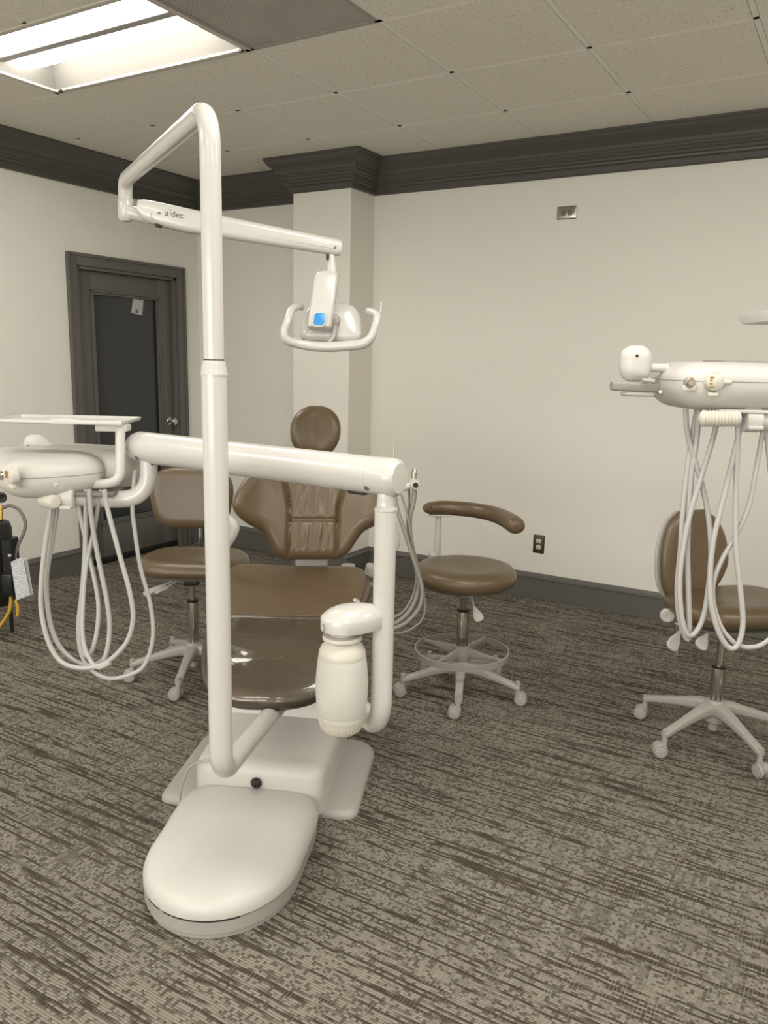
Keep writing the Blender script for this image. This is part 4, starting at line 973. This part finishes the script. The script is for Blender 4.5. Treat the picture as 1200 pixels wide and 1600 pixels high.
hose(ru, [(1194, 655), (1191, 680), (1180.5, 738), (1170, 790.6), (1149, 838), (1128, 874.6), (1115, 909), (1115, 943), (1128, 982), (1152, 1007), (1178, 1011), (1200, 1000.6), (1222, 975), (1232, 930), (1230, 850), (1222, 740), (1218, 655)], RD+.08, .0066, dd=.03)
hose(ru, [(1196, 655), (1199, 690), (1206, 760), (1214, 850), (1216, 930), (1225, 970), (1245, 960), (1250, 900), (1245, 760), (1240, 655)], RD+.08, .0066, dd=.03)
# its tray, seen from below
m = MB(); tc = spot(1290, 499, RD+.1)
ol = rounded([(-.20, -.10), (.20, -.10), (.20, .10), (-.20, .10)], .02)
m.loft([[tc+RI*x+FW*y+UP*z for x, y in inset(ol, d)] for d, z in ((.016, -.014), (.006, -.012), (0, .006), (0, .016), (.004, .016), (.012, .002), (.03, .0))]); m.build('tray', 'white_soft', ru)
m = MB(); q = spot(1290, 505, RD+.1); m.tube([q, Vector((q.x, q.y, c3.z-.02)), c3+X3*.15-UP*.01], .0135, 16); m.build('tray_post', 'white_soft', ru)
m = MB(); q = spot(1300, 660, RD+.08); g = q+RI*.62; m.tube([q, q+RI*.50, q+RI*.58-UP*.02, g-UP*.08, Vector((g.x, g.y, .05))], .027, 20, smooth_path=4); m.build('post', 'white', ru)
m = MB(); m.lathe([(.001, 0), (.20, 0), (.21, .01), (.20, .03), (.05, .05), (.03, .07)], Vector((g.x, g.y, 0))); m.build('floor_foot', 'greybase', ru)

# ------------------------------------------------------------------ black tank unit at the left edge
tk = thing('suction_tank', spot(-5, 960, 4.12), 'black tank with brass fittings standing against the left wall', 'tank')
TD = 4.12
m = MB(); a = spot(-14, 812, TD); b = spot(-14, 948, TD); tc = Vector((a.x, a.y, 0)); tz = a.z; bzz = b.z
m.lathe([(.001, bzz-.02), (.07, bzz-.01), (.092, bzz+.02), (.095, bzz+.05), (.095, tz-.05), (.085, tz-.015), (.05, tz), (.001, tz+.004)], tc, seg=36); m.build('tank_body', 'black', tk)
m = MB(); m.loft([rect_ring(spot(17, 872, TD)+UP*z, RI, FW, .05, .09, .006) for z in (-.16, .10, .105)], True, False); m.box(spot(16, 912, TD), (.06, .08, .12), (RI, FW, UP), bev=.01); m.build('pump_block', 'black', tk)
m = MB(); m.lathe([(.001, -.02), (.024, -.02), (.026, -.015), (.026, .02), (.020, .024), (.012, .022), (.001, .022)], spot(2, 777, TD), (-FW+RI*.5).normalized(), 24); m.build('valve_knob', 'black', tk)
m = MB(); m.tube([spot(2, 790, TD), spot(2, 812, TD)], .009, 12); m.tube([spot(-2, 793, TD), spot(8, 793, TD)], .007, 12); m.build('valve', 'brass', tk)
m = MB(); m.tube([spot(6, 793, TD), spot(16, 790, TD), spot(30, 797, TD), (spot(39, 814, TD)), spot(38, 830, TD), spot(29, 850, TD), spot(24, 868, TD), spot(23, 885, TD)], .0085, 12, smooth_path=5); m.build('grey_hose', 'midgrey', tk)
m = MB(); m.tube([spot(17, 925, TD), spot(16, 950, TD), spot(9, 965, TD), spot(0, 978, TD), spot(-8, 990, TD)], [.008, .010, .008, .008, .006], 10, smooth_path=4); m.tube([spot(24, 938, TD), spot(28, 950, TD), spot(27, 963, TD)], [.006, .010, .007], 10, smooth_path=3); m.build('drain_fitting', 'yellow', tk)
m = MB(); m.box(spot(15, 868, TD-.05), (.014, .014, .014), bev=.004); m.build('port_plug', 'cream', tk)
for a_ in (0, 2.1, 4.2):
    m = MB(); u = Vector((math.cos(a_+.5), math.sin(a_+.5), 0))*.07; m.tube([tc+u+UP*(bzz+.02), tc+u+UP*.0], .010, 10); m.build('leg', 'black', tk)
# inspection tag
A_, B_, C_, D_ = spot(17, 878, TD-.12), spot(36, 870, TD-.12), spot(47.5, 929, TD-.13), spot(26, 938, TD-.13)
m = MB(); e = -FW*.002; m.add([A_, B_, C_, D_, A_+e, B_+e, C_+e, D_+e], [(0, 1, 2, 3), (7, 6, 5, 4), (0, 4, 5, 1), (1, 5, 6, 2), (2, 6, 7, 3), (3, 7, 4, 0)], False)
tg = thing('paper_tag', A_, 'pale printed tag in a clear sleeve hanging from the black tank', 'tag'); m.build('card', 'printed', tg)
m = MB(); s_ = RI*.018; f_ = FW*.004; vs = [A_+f_, B_+s_+f_, C_+s_*.7+f_, D_+f_]; m.add(vs+[v+FW*.001 for v in vs], [(0, 1, 2, 3), (7, 6, 5, 4), (0, 4, 5, 1), (1, 5, 6, 2), (2, 6, 7, 3), (3, 7, 4, 0)], False); m.build('clear_sleeve', 'clear', tg)
m = MB(); m.tube([spot(24, 882, TD), spot(26, 872, TD-.06), (A_+B_)/2], .002, 6); m.build('string', 'paper', tg)
